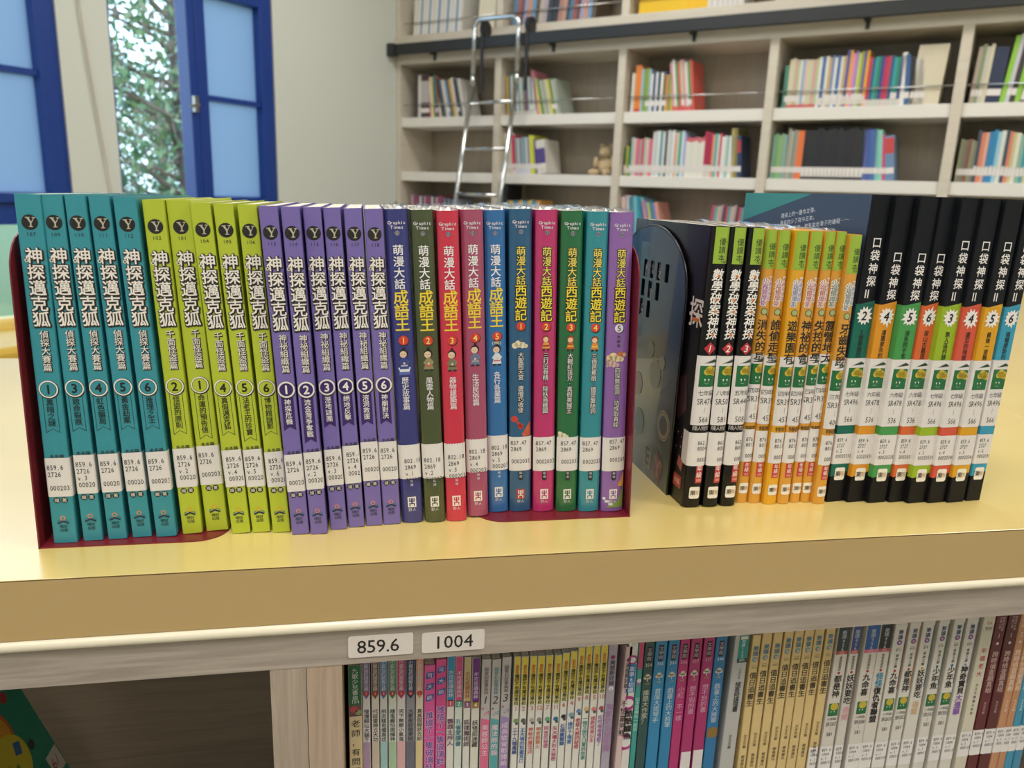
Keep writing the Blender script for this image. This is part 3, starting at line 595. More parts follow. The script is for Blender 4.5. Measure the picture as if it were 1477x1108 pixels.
def fox_print(key, col, no, sub, num, title, vtop=.1635, call=('859.6', '2726', '', '0002033'), lv=(.158, .184), kind=0):
    x, y, lean, w = S1[key]; h = HB
    cn = {TEAL: 'teal', LIME: 'lime green', PURP: 'purple'}[col]
    z = CT + (.0012 if x < -.10 else .0002)
    root, yf = make_book(w, h, .148, col, (x, y, z), lean, 0, '%s paperback with circled number %s, %s from the left of the %s ones' % (cn, num, NUM[POS[key[0]].index(key)], cn), '%s volumes of the sixteen matching paperbacks' % cn, rough=.42, coat=.12, zs=ZS[key[0]])
    p = Print(w, h, yf, rough=.45); c = w * .5
    p.disc(c, .0158, .0044, '22201F', 0); 
    # serif Y in the disc
    for q_ in ([(-.0022, -.0026), (-.0009, -.0026), (.0004, -.0002), (.0004, .0024), (-.0004, .0024), (-.0004, .0002)], [(.0022, -.0026), (.0018, -.0026), (.0002, .0000), (.0004, .0006)]):
        p.poly([(c + .0005 + a, .0158 + b) for a, b in q_][::-1], 'C9BFA8', 2)
    for a, b, c1, d1 in ((-.0027, -.0029, -.0003, -.0024), (.0009, -.0029, .0027, -.0024), (-.0011, .0022, .0011, .0027)): p.rect(c + .0005 + a, c + .0005 + c1, .0158 + b, .0158 + d1, 'C9BFA8', 2, 1)
    p.vert('···', c - .0033, .0148, .001, '9A937F', pitch=.001)
    p.hor(no, c, .0226, .0021, '2B2A26', 1, .0, adv=.85, center=True)
    p.vert('神探邁克狐', c + .0004, [.0349, .0444, .0537, .0630, .0722], .0088, 'EEE6DC', L=2, off=.035, line='26231F', loff=.125, shift=(.0003, .0003), sx=1.02)
    p.disc(c - .0038, .0375, .0011, 'E9E0C8', 4); p.disc(c - .0038, .0375, .0006, '5A564A', 5)
    p.vert(sub, c + .001, .0813, .0048, 'EEE6DC', pitch=.0050, L=2, off=.01, line='2B2823', loff=.085, shift=(.0003, .0003))
    cv = .1147
    p.disc(c + .0002, cv + .0003, .0058, '2A2724', 1); p.disc(c, cv, .0054, 'EEE8DC', 2); p.disc(c, cv, .0046, '2A2724' if col != PURP else 'EEE8DC', 3)
    p.disc(c, cv, .0043, col if col != PURP else '3B2466', 4); p.ch(num, c, cv, .0054, '1F1D1C' if col != PURP else 'F0EAE0', 5, .065)
    ve = .1215 + len(title) * .0043 + .0035; bw = .0038
    if col == PURP:
        p.poly([(c - bw, .1195), (c + bw, .1195), (c + bw, ve), (c, ve - .0025), (c - bw, ve)][::-1], '3B2466', 0)
        p.vert(title, c, .1232, .0041, 'F0EAE2', pitch=.0043, L=1, off=.012)
    else:
        for (a, va), (b, vb) in (((-bw, .1195), (-bw, ve)), ((bw, .1195), (bw, ve))): p.rect(c + a - .00015, c + a + .00015, va, vb, '23312E', 0, 1)
        for sg in (-1, 1): p.poly([(c + sg * bw, ve), (c, ve - .0025), (c, ve - .0028), (c + sg * bw, ve - .0004)], '23312E', 0)
        p.vert(title, c, .1232, .0042, '1D2220', pitch=.0043, L=1, off=.015)
    p.hor('多多羅', c + .0005, lv[0] - .0008, .0028, '2E3230', 1, .01, adv=1.0, center=True)
    b0 = lv[1] + .0018
    for k, ch in enumerate('繪著'): 
        u = c - .0022 + k * .0044; p.disc(u, b0 + .0006, .0020, '23231F', 0); p.ch(ch, u, b0 + .0006, .0026, 'E9E4D8', 2, .0)
    # publisher mark: open book under a small sun
    bv = .2005; p.disc(c, bv - .0020, .0016, 'D98A5A' if col != LIME else 'D9A03A', 0); p.disc(c, bv - .0020, .0010, col, 1)
    for sg in (-1, 1):
        p.poly([(c, bv - .0006), (c + sg * .0036, bv + .0010), (c + sg * .0030, bv + .0020), (c, bv + .0006)], '1F3350', 2)
        p.poly([(c + sg * .0008, bv - .0012), (c + sg * .0034, bv - .0004), (c + sg * .0036, bv + .0006)], '2F7F90', 1)
    p.hor('晴好', c, bv + .0036, .0023, '223238', 1, .01, adv=1.05, center=True); p.hor('出版', c, bv + .0061, .0023, '223238', 1, .01, adv=1.05, center=True)
    p.build('spine_print', root)
    call_label(root, w, h, yf, lv[0], lv[1], call, us=.0008 if kind == 0 else .002, vs=lv[0] + .0062)
    return root
c3 = lambda v, a='0002033': ('859.6', '2726', v, a)
fox_print('b1', TEAL, '107', '偵探大賽篇', '1', '黑暗之謎', lv=(.1585, .1840))
fox_print('b2', TEAL, '109', '偵探大賽篇', '3', '致命裂痕', call=c3('v.3'), lv=(.1575, .1832))
fox_print('b3', TEAL, '110', '偵探大賽篇', '4', '虹色騙局', lv=(.1575, .1830))
fox_print('b4', TEAL, '111', '偵探大賽篇', '5', '黃金劫案', lv=(.1575, .1833))
fox_print('b5', TEAL, '112', '偵探大賽篇', '6', '推理之王', lv=(.1570, .1833))
fox_print('l1', LIME, '102', '千面怪盜篇', '2', '怪盜的原則', call=c3('v.2', '0002033'), lv=(.1560, .1825), kind=1)
fox_print('l2', LIME, '101', '千面怪盜篇', '1', '命運的預告信', lv=(.1555, .1825))
fox_print('l3', LIME, '104', '千面怪盜篇', '4', '真假邁克狐', call=c3('v.4', '0002034'), lv=(.1565, .1820), kind=1)
fox_print('l4', LIME, '105', '千面怪盜篇', '5', '法老王的珍寶', call=c3('v.5', '0002035'), lv=(.1565, .1825))
fox_print('l5', LIME, '106', '千面怪盜篇', '6', '博物館謎影', call=c3('v.6', '0002036'), lv=(.1580, .1825), kind=1)
fox_print('p1', PURP, '113', '神祕組織篇', '1', '神探危機', call=c3('', '0002037'), lv=(.1585, .1845))
fox_print('p2', PURP, '114', '神祕組織篇', '2', '流金灣爭奪戰', call=c3('v.2', '0002038'), lv=(.1570, .1830))
fox_print('p3', PURP, '115', '神祕組織篇', '3', '溼地謎團', call=c3('v.3', '0002039'), lv=(.1575, .1830))
fox_print('p4', PURP, '116', '神祕組織篇', '4', '絕地反擊', call=c3('v.4', '000203'), lv=(.1560, .1830), kind=1)
fox_print('p5', PURP, '117', '神祕組織篇', '5', '溶洞救援', call=c3('', '000204'), lv=(.1540, .1820))
fox_print('p6', PURP, '118', '神祕組織篇', '6', '神廟對決', call=c3('', '0002040'), lv=(.1545, .1820))

def film(root, w, h, d, seed):
    rnd = random.Random(seed); q = MB()
    for sgn in range(3):
        N = 14; y0 = rnd.uniform(.0, .02); pts = []
        for i in range(N):
            t = i / (N - 1); pts.append((w * (.15 + .35 * sgn) + rnd.uniform(-.0016, .0016), .002 + t * (d * .9), h + .0004 + rnd.uniform(.0004, .0026)))
        vs = [(x, y, h - .002) for x, y, z in pts] + [(x + rnd.uniform(-.001, .001), y, z) for x, y, z in pts]
        q.add(vs, [(k, k + 1, N + k + 1, N + k) for k in range(N - 1)], M_FILM)
    N = 9; vs = []
    for i in range(N): vs.append((w * i / (N - 1), .0002 + rnd.uniform(0, .0006), h + .0002))
    for i in range(N): vs.append((w * i / (N - 1) + rnd.uniform(-.0006, .0006), .003 + rnd.uniform(-.001, .004), h + rnd.uniform(.0008, .0024)))
    q.add(vs, [(k, k + 1, N + k + 1, N + k) for k in range(N - 1)], M_FILM)
    q.build('plastic_film', root)

def chibi(p, c, v, robe, sash, hair='1E1A1A', boat=False):
    """a small robed cartoon person printed on the spine"""
    if boat: p.poly([(c - .0042, v + .0055), (c + .0042, v + .0055), (c + .003, v + .0085), (c - .003, v + .0085)][::-1], 'E4E6EC', 0); p.rect(c - .0036, c + .0036, v + .0085, v + .0105, '5A68B0', 0, 2)
    p.disc(c, v - .0042, .0029, hair, 0, 14); p.disc(c - .0004, v - .0036, .0023, 'E8C8A8', 1, 14); p.disc(c + .0002, v - .0075, .0010, hair, 1, 8)
    p.disc(c - .0012, v - .0036, .0003, '1E1A1A', 2, 6); p.disc(c + .0006, v - .0036, .0003, '1E1A1A', 2, 6); p.rect(c - .0006, c + .0001, v - .0024, v - .0021, 'A84A40', 2, 1)
    p.poly([(c - .0014, v - .0012), (c + .0014, v - .0012), (c + .0032, v + .0065), (c - .0032, v + .0065)][::-1], robe, 1)
    p.poly([(c - .0014, v - .0010), (c - .0036, v + .0022), (c - .0022, v + .0032), (c, v + .0010)], robe, 2)
    p.poly([(c + .0014, v - .0010), (c + .0036, v + .0018), (c + .0024, v + .0032), (c, v + .0010)][::-1], robe, 2)
    p.disc(c, v + .0026, .0008, 'E8C8A8', 3, 8); p.rect(c - .0023, c + .0023, v + .0038, v + .0046, sash, 3, 2)
    if not boat: p.rect(c - .0030, c - .0006, v + .0065, v + .0078, '2C2A30', 1, 2); p.rect(c + .0006, c + .0030, v + .0065, v + .0078, '2C2A30', 1, 2)
def cloud(p, c, v, col='E8D8BC', s=1.0):
    for a, b, r in ((-.0030, .001, .0018), (-.001, .0, .0022), (.0014, .0008, .0019), (.0034, .0014, .0012)): p.disc(c + a * s, v + b * s, r * s, col, 0, 12)

def comic(key, col, no, num, sub, series, illo, call, tl, lv, logo=('EEE6E0', None), vtop=0, jag=False):
    x, y, lean, w = S1[key]; h = HI if series == 0 else HI + .0012
    z = CT + (.0012 if x > .065 else .0002)
    cn = {'i1': 'navy', 'i2': 'olive green', 'i3': 'bright red', 'i4': 'dusty mauve', 'i5': 'mid blue', 'j1': 'dark blue', 'j2': 'magenta', 'j3': 'dark green', 'j4': 'turquoise', 'j5': 'light purple'}[key]
    root, yf = make_book(w, h, .165, col, (x, y, z), lean, 0, 'plastic-wrapped %s comic volume with number %s, title in %s' % (cn, num, 'white and yellow' if series == 0 else 'outlined yellow'),
                         'plastic-wrapped volumes of the left run', prof='round', rough=.25, coat=.75, bump=.12, zs=ZS[key[0]])
    p = Print(w, h, yf, rough=.28, coat=.6); c = w * .5
    p.hor('Graphic', c, .0086, .0020, 'D9D4DA', 1, .06, adv=.80, center=True); p.hor('Times', c, .0115, .0020, 'D9D4DA', 1, .06, adv=.84, center=True)
    p.disc(c, .0152, .0016, '8E8A94', 0, 14); p.hor(no, c, .0152, .0020, '35323A', 1, .0, adv=.8, center=True)
    if series == 0:
        p.vert('萌漫大話', c, [.0262, .0336, .0409, .0483], .0067, 'F2EEEC', L=1, off=.025)
        p.vert('成語王', c + .0002, [.0568, .0660, .0752], .0092, 'F2D43A', L=1, off=.035)
        p.disc(c + .0006, .0862, .0035, '2A1814', 0); p.disc(c + .0003, .0859, .0032, 'D8402C', 1); p.ch(num, c + .0003, .0859, .0040, 'F6E27A', 3, .03)
        if key == 'i5': p.hor('(完結)', c, .0905, .0020, 'E9DFA0', 1, .02, adv=.9, center=True)
        illo(p, c)
        p.vert(sub, c, .1135, .0046, 'ECE8EA', pitch=.0046, L=1, off=.012)
        p.vert('編繪', c + .0006, lv[1] + .0018, .0020, 'D0C8CE', pitch=.0028)
    else:
        p.vert('萌漫大話', c, [.0282, .0348, .0414, .0480], .0063, 'F2DE62', L=1, off=.012, line='1E1C22', loff=.10)
        p.vert('西遊記', c, [.0552, .0636, .0722], .0080, 'F4DC3C', L=1, off=.03, line='16141A', loff=.12)
        p.disc(c + .0003, .0803, .0034, '1E1416', 2); p.disc(c, .0800, .0031, 'D8402C' if num != '5' else 'ECE6F0', 3); p.ch(num, c, .0800, .0040, 'F6E27A' if num != '5' else '2A2030', 5, .03)
        illo(p, c)
        st = .1005 if num != '5' else .1105
        p.vert(sub, c, st, .0040, 'F0ECE6', pitch=.00405, L=2, off=.0, line='1B1A1E', loff=.12)
        if num == '5': p.vert('大結局', c, .0862, .0024, '2A2420', pitch=.0032)
        p.disc(c, lv[1] + .0058, .0017, '23222A', 0); p.rect(c - .0017, c + .0017, lv[1] - .001, lv[1] + .0058, '23222A', 0, 2); p.vert('編繪', c, lv[1] + .0017, .0020, 'C8C4C8', pitch=.0028, L=2)
    # publisher badge: square with a little figure of arms and legs
    bv = .2020 if series == 0 else .2052; a = .0029; bgc = logo[0]; fg = logo[1] or col
    p.rect(c - a, c + a, bv - .0039, bv + .0039, bgc, 1, 4)
    for u0, u1, v0, v1 in ((-.0019, -.0012, -.0030, -.0006), (.0012, .0019, -.0030, -.0006), (-.0019, .0019, -.0010, -.0003), (-.0005, .0005, -.0022, .0010), (-.0019, .0019, .0008, .0015), (-.0019, -.0012, .0008, .0032), (.0012, .0019, .0008, .0032)):
        p.rect(c + u0, c + u1, bv + v0, bv + v1, fg, 3, 1)
    p.disc(c, bv - .0022, .0008, fg, 3, 10)
    p.hor('野人', c, bv + .0058, .0024, 'D8D4D8', 1, .0, adv=1.15, center=True)
    p.build('spine_print', root)
    call_label(root, w, h, yf, lv[0], lv[1], call, us=tl[0], vs=tl[1], side=.004, size=.0031, pitch=.0047, jag=jag)
    film(root, w, h, .165, hash(key) % 97 if False else sum(map(ord, key)))
    return root
I = [('i1', '34377A', '71', '1', '歷史故事篇', lambda p, c: chibi(p, c, .0990, '3A4A8C', 'C8C8D8', boat=True), ('802.18', '2869', 'v.1', '0002035'), (.0035, .1712), (.1595, .1845)),
     ('i2', '47502E', '72', '2', '風雲人物篇', lambda p, c: chibi(p, c, .0990, '9A8C66', 'C86A4A'), ('802.18', '2869', 'v.2', '0002036'), (.0008, .1708), (.1590, .1845)),
     ('i3', 'CE2E48', '73', '3', '器物建築篇', lambda p, c: chibi(p, c, .0995, '7C7A5C', '4A4838'), ('802.18', '2869', 'v.3', '0002035'), (.0018, .1690), (.1592, .1845)),
     ('i4', 'A64C6A', '74', '4', '生活民俗篇', lambda p, c: chibi(p, c, .0980, '6A7A9A', 'B8B0A0'), ('802.18', '2869', 'v.4', '0002036'), (.0015, .1680), (.1590, .1838)),
     ('i5', '2C6CA8', '75', '5', '各行各業篇', lambda p, c: chibi(p, c, .0990, 'D8E0E4', 'D04A40'), ('802.18', '2869', 'v.5', '0002037'), (.0022, .1675), (.1585, .1850))]
for k_, (a, b, c_, d_, e_, f_, g_, t_, l_) in enumerate(I): comic(a, b, c_, d_, e_, 0, f_, g_, t_, l_, jag=a in ('i3', 'i4'))
def ill_j1(p, c):
    cloud(p, c - .0005, .0925, 'E6DAB8', 1.2); p.disc(c, .0895, .0016, '4A5A78', 1, 12)
    p.disc(c - .0045, .1475, .0024, 'C8402E', 0, 14); p.poly([(c - .0030, .1490), (c - .0005, .1500), (c + .0012, .1545), (c - .0022, .1530)], 'C8402E', 1); p.disc(c - .0002, .1530, .0022, 'B8382A', 1, 12)
    p.poly([(c + .0008, .1590), (c + .0068, .1495), (c + .0072, .1600), (c + .0020, .1612)][::-1], 'C65A3A', 0)
def ill_mon(col1, col2):
    def f(p, c):
        p.disc(c, .0885, .0027, '8A3A20', 0, 14); p.disc(c - .0002, .0890, .0019, 'EEC49A', 1, 14); p.poly([(c - .0018, .0910), (c + .0018, .0910), (c + .0028, .0955), (c - .0028, .0955)][::-1], col1, 1)
        p.rect(c - .0022, c + .0022, .0930, .0940, col2, 2, 2); p.rect(c - .0024, c - .0008, .0955, .0972, '3A2018', 1, 1); p.rect(c + .0008, c + .0024, .0955, .0972, '3A2018', 1, 1)
    return f
def ill_j5(p, c):
    cloud(p, c - .002, .1005, 'E8CFA0', 1.4); cloud(p, c - .0045, .1050, 'D9B4AC', 1.2); p.disc(c + .0015, .0985, .0020, 'C86A38', 1, 12); p.disc(c + .0045, .0992, .0016, 'E8B070', 1, 12)
    for k in range(5): p.disc(c - .0066 + k * .0014, .2085 + k * .0012 + (k % 2) * .001, .0011, 'E6E8EC', 1, 10)
    p.poly([(c + .0078, .1985), (c + .0078, .2160), (c - .0050, .2160), (c - .0015, .2125), (c + .0040, .2105)], '7C9A4C', 0); p.poly([(c + .0030, .1990), (c + .0078, .1880), (c + .0078, .1995)], 'D89A4A', 1)
def ill_j3(p, c):
    ill_mon('C85A2E', 'E8C040')(p, c); cloud(p, c - .005, .1590, 'E6E0C0', 1.1)
J = [('j1', '255A80', '41', '1', '大聖鬧天宮·唐僧巧收徒', ill_j1, '00020321', .0005), ('j2', 'BE2E6C', '42', '2', '三打白骨精·除妖烏雞國', ill_mon('D8A040', 'A83020'), '00020322', .0010),
     ('j3', '1F6A3C', '43', '3', '大戰紅孩兒·真假美猴王', ill_j3, '00020323', .0020), ('j4', '2C8C98', '44', '4', '三借芭蕉扇·鐵墜盤絲洞', ill_mon('E08A3A', 'F0C840'), '00020324', .0010), ('j5', '8E62A8', '45', '5', '四探無底洞·功成取真經', ill_j5, '00020325', .0040)]
for a, b, c_, d_, e_, f_, g_, u_ in J:
    comic(a, b, c_, d_, e_, 1, f_, ('857.47', '2869', '', g_), (u_, .1655 if a != 'j5' else .1640), (.1610, .1870), logo=('EEE6E0', None) if a != 'j1' else ('B83A30', 'EEE6E0'))

# ------------------------------------------------------------------ bookends
RED = mat('78202A', .38, .2, name='red_metal')
def bookend(x, sx, y0, bx, yfb, label, h=.1955, d=.125, lean=0, yl=None):
    root = empty('bookend', loc=(x, y0, CT)); tag(root, label, 'bookend')
    P = []; r = .022                                           # upright plate, rounded top corners, in the y-z plane
    for cy, cz, a0 in ((r, h - r, 180), (d - r, h - r, 90)):
        for k in range(7): a = R(a0 - 15 * k); P.append((cy + r * math.cos(a), cz + r * math.sin(a)))
    P = [(0, 0)] + P + [(d, 0)]; n = len(P); q = MB(); t = .0009
    L = math.tan(R(lean))
    q.add([(0 + L * z, y, z) for y, z in P] + [(sx * t + L * z, y, z) for y, z in P], [tuple(range(n)), tuple(range(n, 2 * n))[::-1]] + [(i, (i + 1) % n, (i + 1) % n + n, i + n) for i in range(n)], RED)
    q.build('upright_plate', root)
    r = .020; W = bx; Q = [(0, d), (0, 0)]
    for k in range(7): a = R(-90 + 15 * k); Q.append((W - r + r * math.cos(a), r + r * math.sin(a)))
    Q += [(W, d - .01), (W - .01, d)]; Q = [(sx * a, b) for a, b in Q]
    if sx < 0: Q = Q[::-1]
    q = MB(); q.prism(Q, .0, .0009, RED); b = q.build('base_plate', root)
    return root
bookend(-.2058, 1, .4900, .112, 0, 'dark red metal bookend at the left end of the teal paperbacks', lean=.8)
e = bookend(.1868, -1, .5000, .112, 0, 'dark red metal bookend beside the light purple comic volume', lean=-1.9)

# black printed arch bookend with punched windows
bk = empty('bookend', T(.2296, .5380, CT) @ Matrix.Rotation(R(1.0), 4, 'Z') @ Matrix.Rotation(R(.7), 4, 'Y')); tag(bk, 'arched black metal bookend with punched windows and printed grey letters', 'bookend')
YW, HH, t = .150, .2060, .0012
def arch(y):
    s_ = (y - YW / 2) / (YW / 2); return .158 + (HH - .158) * math.sqrt(max(0, 1 - s_ * s_))
ys = [YW * i / 46 for i in range(47)]
holes = []
for rz, ysr in ((.1705, (.0396, .0565, .0714, .0860)), (.1540, (.0561, .0726, .0885)), (.1375, (.0725, .0885))):
    for yy in ysr: holes.append((yy, rz))
holes = [(y, z) for y, z in holes]
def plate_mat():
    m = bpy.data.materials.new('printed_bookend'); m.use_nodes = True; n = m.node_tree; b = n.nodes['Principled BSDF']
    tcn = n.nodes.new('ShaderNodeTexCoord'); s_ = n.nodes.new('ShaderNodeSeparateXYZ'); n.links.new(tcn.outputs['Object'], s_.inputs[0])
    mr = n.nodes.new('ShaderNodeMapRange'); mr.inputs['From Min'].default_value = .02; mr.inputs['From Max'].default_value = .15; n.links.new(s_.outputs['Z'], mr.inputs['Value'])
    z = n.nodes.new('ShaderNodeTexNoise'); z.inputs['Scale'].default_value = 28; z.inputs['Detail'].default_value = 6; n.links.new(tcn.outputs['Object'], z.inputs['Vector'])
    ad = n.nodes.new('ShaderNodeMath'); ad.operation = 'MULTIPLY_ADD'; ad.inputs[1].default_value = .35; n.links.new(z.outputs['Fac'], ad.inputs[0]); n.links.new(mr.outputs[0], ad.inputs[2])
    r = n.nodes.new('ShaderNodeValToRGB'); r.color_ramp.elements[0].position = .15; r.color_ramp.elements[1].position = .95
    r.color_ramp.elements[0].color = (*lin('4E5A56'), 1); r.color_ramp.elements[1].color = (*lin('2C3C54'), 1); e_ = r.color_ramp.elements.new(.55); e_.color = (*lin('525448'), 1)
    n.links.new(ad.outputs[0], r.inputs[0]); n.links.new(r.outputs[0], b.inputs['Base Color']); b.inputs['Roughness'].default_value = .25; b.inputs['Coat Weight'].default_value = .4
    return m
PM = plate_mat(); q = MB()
EM = mat('0E0F12', .3)
hw, hh = .0038, .0072
cuts = sorted({0, YW} | set(ys) | {round(y + s * hw, 5) for y, z in holes for s in (-1, 1)})
for a, b in zip(cuts[:-1], cuts[1:]):
    if b - a < 1e-5: continue
    zc = [0]; m = (a + b) / 2
    col = sorted([(z - hh, z + hh) for y, z in holes if abs(m - y) < hw])
    segs = []; lo = 0
    for z0, z1 in col: segs.append((lo, z0)); lo = z1
    for z0, z1 in segs: 
        for xx, fl in ((0, 0), (t, 1)):
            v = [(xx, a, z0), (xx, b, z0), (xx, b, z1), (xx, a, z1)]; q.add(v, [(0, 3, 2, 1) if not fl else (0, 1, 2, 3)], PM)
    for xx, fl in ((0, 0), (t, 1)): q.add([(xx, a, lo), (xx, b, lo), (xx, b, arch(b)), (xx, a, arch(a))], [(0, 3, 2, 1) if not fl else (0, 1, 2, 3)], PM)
    q.add([(0, a, arch(a)), (0, b, arch(b)), (t, b, arch(b)), (t, a, arch(a))], [(0, 1, 2, 3)], EM)
    for z0, z1 in col:
        q.add([(0, a, z0), (0, b, z0), (t, b, z0), (t, a, z0)], [(0, 1, 2, 3)], EM); q.add([(0, a, z1), (0, b, z1), (t, b, z1), (t, a, z1)], [(0, 1, 2, 3)], EM)
q.add([(0, 0, 0), (t, 0, 0), (t, 0, arch(0)), (0, 0, arch(0))], [(0, 1, 2, 3)], EM); q.add([(0, YW, 0), (t, YW, 0), (t, YW, arch(YW)), (0, YW, arch(YW))], [(0, 3, 2, 1)], EM)
pl = q.build('arched_plate', bk)
q = MB(); q.tube([(t / 2, 0, 0.002)] + [(t / 2, y, arch(y)) for y in ys] + [(t / 2, YW, .002)], .0011, EM, 6); q.build('rolled_rim', bk, True)
q = MB(); q.box((t, .0, 0), (.09, YW, .0008), EM); q.build('base_plate', bk)
class SidePrint(Print):
    def pt(s, u, v, L): return (-.0003 - .00006 * L, s.h - u, s.w - v)      # u runs toward the camera edge
sp_ = SidePrint(0, YW, lambda u: 0, u0=-1, u1=1, rough=.35, coat=.3)
def tile(u, v, s_, rot, bgc, fgc, c):
    ca, sa = math.cos(R(rot)), math.sin(R(rot)); sp_.poly([(u + s_ * (a * ca - b * sa), v + s_ * 1.25 * (a * sa + b * ca)) for a, b in ((-1, -1), (1, -1), (1, 1), (-1, 1))], bgc, 0); sp_.ch(c, u, v, s_ * 1.9, fgc, 2, .06)
tile(.1059, -.0180, .0078, 4, 'A9A694', '3A403C', 'E'); tile(.1285, -.0150, .0080, 22, '8A5A58', 'B08A80', 'Y')
sp_.disc(.1325, -.0520, .0125, 'B3A67E', 0, 28); sp_.disc(.1325, -.0520, .0112, '4A4B3C', 1, 28); sp_.disc(.1325, -.0520, .0104, 'B3A67E', 2, 28); sp_.disc(.1325, -.0520, .0080, '57564A', 3, 28)
for u, v, r_, c_ in ((.079, -.040, .012, '5E6E68'), (.070, -.072, .010, '75565A'), (.1057, -.088, .012, '62685C'), (.092, -.106, .007, '6C7468'), (.118, -.100, .006, '7A7A68')): sp_.disc(u, v, r_, c_, 0, 22)
def _lines():
    for k in range(5): sp_.rect(.126 + .002 * k, .1275 + .002 * k, -.034 + .001 * k, -.0333 + .001 * k, '8A8672', 1, 1)
_lines(); sp_.build('printed_design', bk)

# ------------------------------------------------------------------ front books, second run
def sr_label(root, w, h, yf, va, vb, grade, sr, low, us=0.0, lside=.0, c0=.5):
    o = sticker(root, w, h, yf, va, vb, 'reading_label', side=.004, lside=lside)
    p = Print(w, h, yf, base=.00026, u0=us + .0002, u1=w - .0002, rough=.5); c = us + (w - us) * c0
    for k in range(4): p.poly([(c - .0050 + .0012 * k, va + .0062 - .0002 * k), (c + .0040 + .0008 * k, va + .0024 - .0004 * k + .0008 * k), (c + .0042 + .0008 * k, va + .0030 + .0006 * k)][::-1], '2E4A38', 1)
    gw = .0066; v0 = va + .0075; v1 = va + .0235
    p.rect(c - gw, c + gw, v0, v1, '1F6B3C', 1, 6)
    for dx, dy, r_ in ((0, .0040, .0034), (.0024, .0048, .0030), (-.0022, .0052, .0024), (.0040, .0062, .0022)): p.disc(c + .001 + dx, v0 + dy - .0006, r_, 'D2B83E', 2, 14)
    for k in range(9): a = k * .7; p.disc(c + .002 + .003 * math.cos(a), v0 + .0038 + .002 * math.sin(a * 1.3), .0004, '9A7E22', 3, 6)
    for sx in (-.0022, .0008): p.disc(c + sx, v0 + .0105, .0006, 'E8ECE0', 2, 8); p.poly([(c + sx + .0005, v0 + .0107), (c + sx + .0001, v0 + .0122), (c + sx - .0001, v0 + .0110)], 'E8ECE0', 2)
    for k in range(5): a = R(30 + 30 * k); p.disc(c - .0007 + .0016 * math.cos(a), v0 + .0126 + .0012 * math.sin(a), .00022, 'E8ECE0', 2, 5)
    p.hor(grade, c, va + .0285, .0042, '3C3A3C', 1, .0, adv=.98, center=True)
    p.hor(sr, c, va + .0350, .0044, '2C2A2C', 1, -.006, adv=.60, center=True, sx=.75)
    p.rect(c - .0001, c + .0001, va + .0395, va + .0440, '2C2A2C', 1, 1)
    p.hor(low, c, va + .0490, .0044, '2C2A2C', 1, -.006, adv=.60, center=True, sx=.75)
    p.build('printed_reading_code', o)
def white_logo(p, c, v, s=.0042):
    r = s * .35; P = []
    for cu, cv, a0 in ((c + s - r, v + s * 1.15 - r, 0), (c - s + r, v + s * 1.15 - r, 90), (c - s + r, v - s * 1.15 + r, 180), (c + s - r, v - s * 1.15 + r, 270)):
        for k in range(4): a = R(a0 + 30 * k); P.append((cu + r * math.cos(a), cv + r * math.sin(a)))
    p.poly(P[::-1], 'F0E8DA', 2); p.ch('東', c - s * .38, v, s * 1.0, '3A2E28', 4, .03); p.ch('雨', c + s * .42, v, s * .85, 'C9985A', 4, .01)

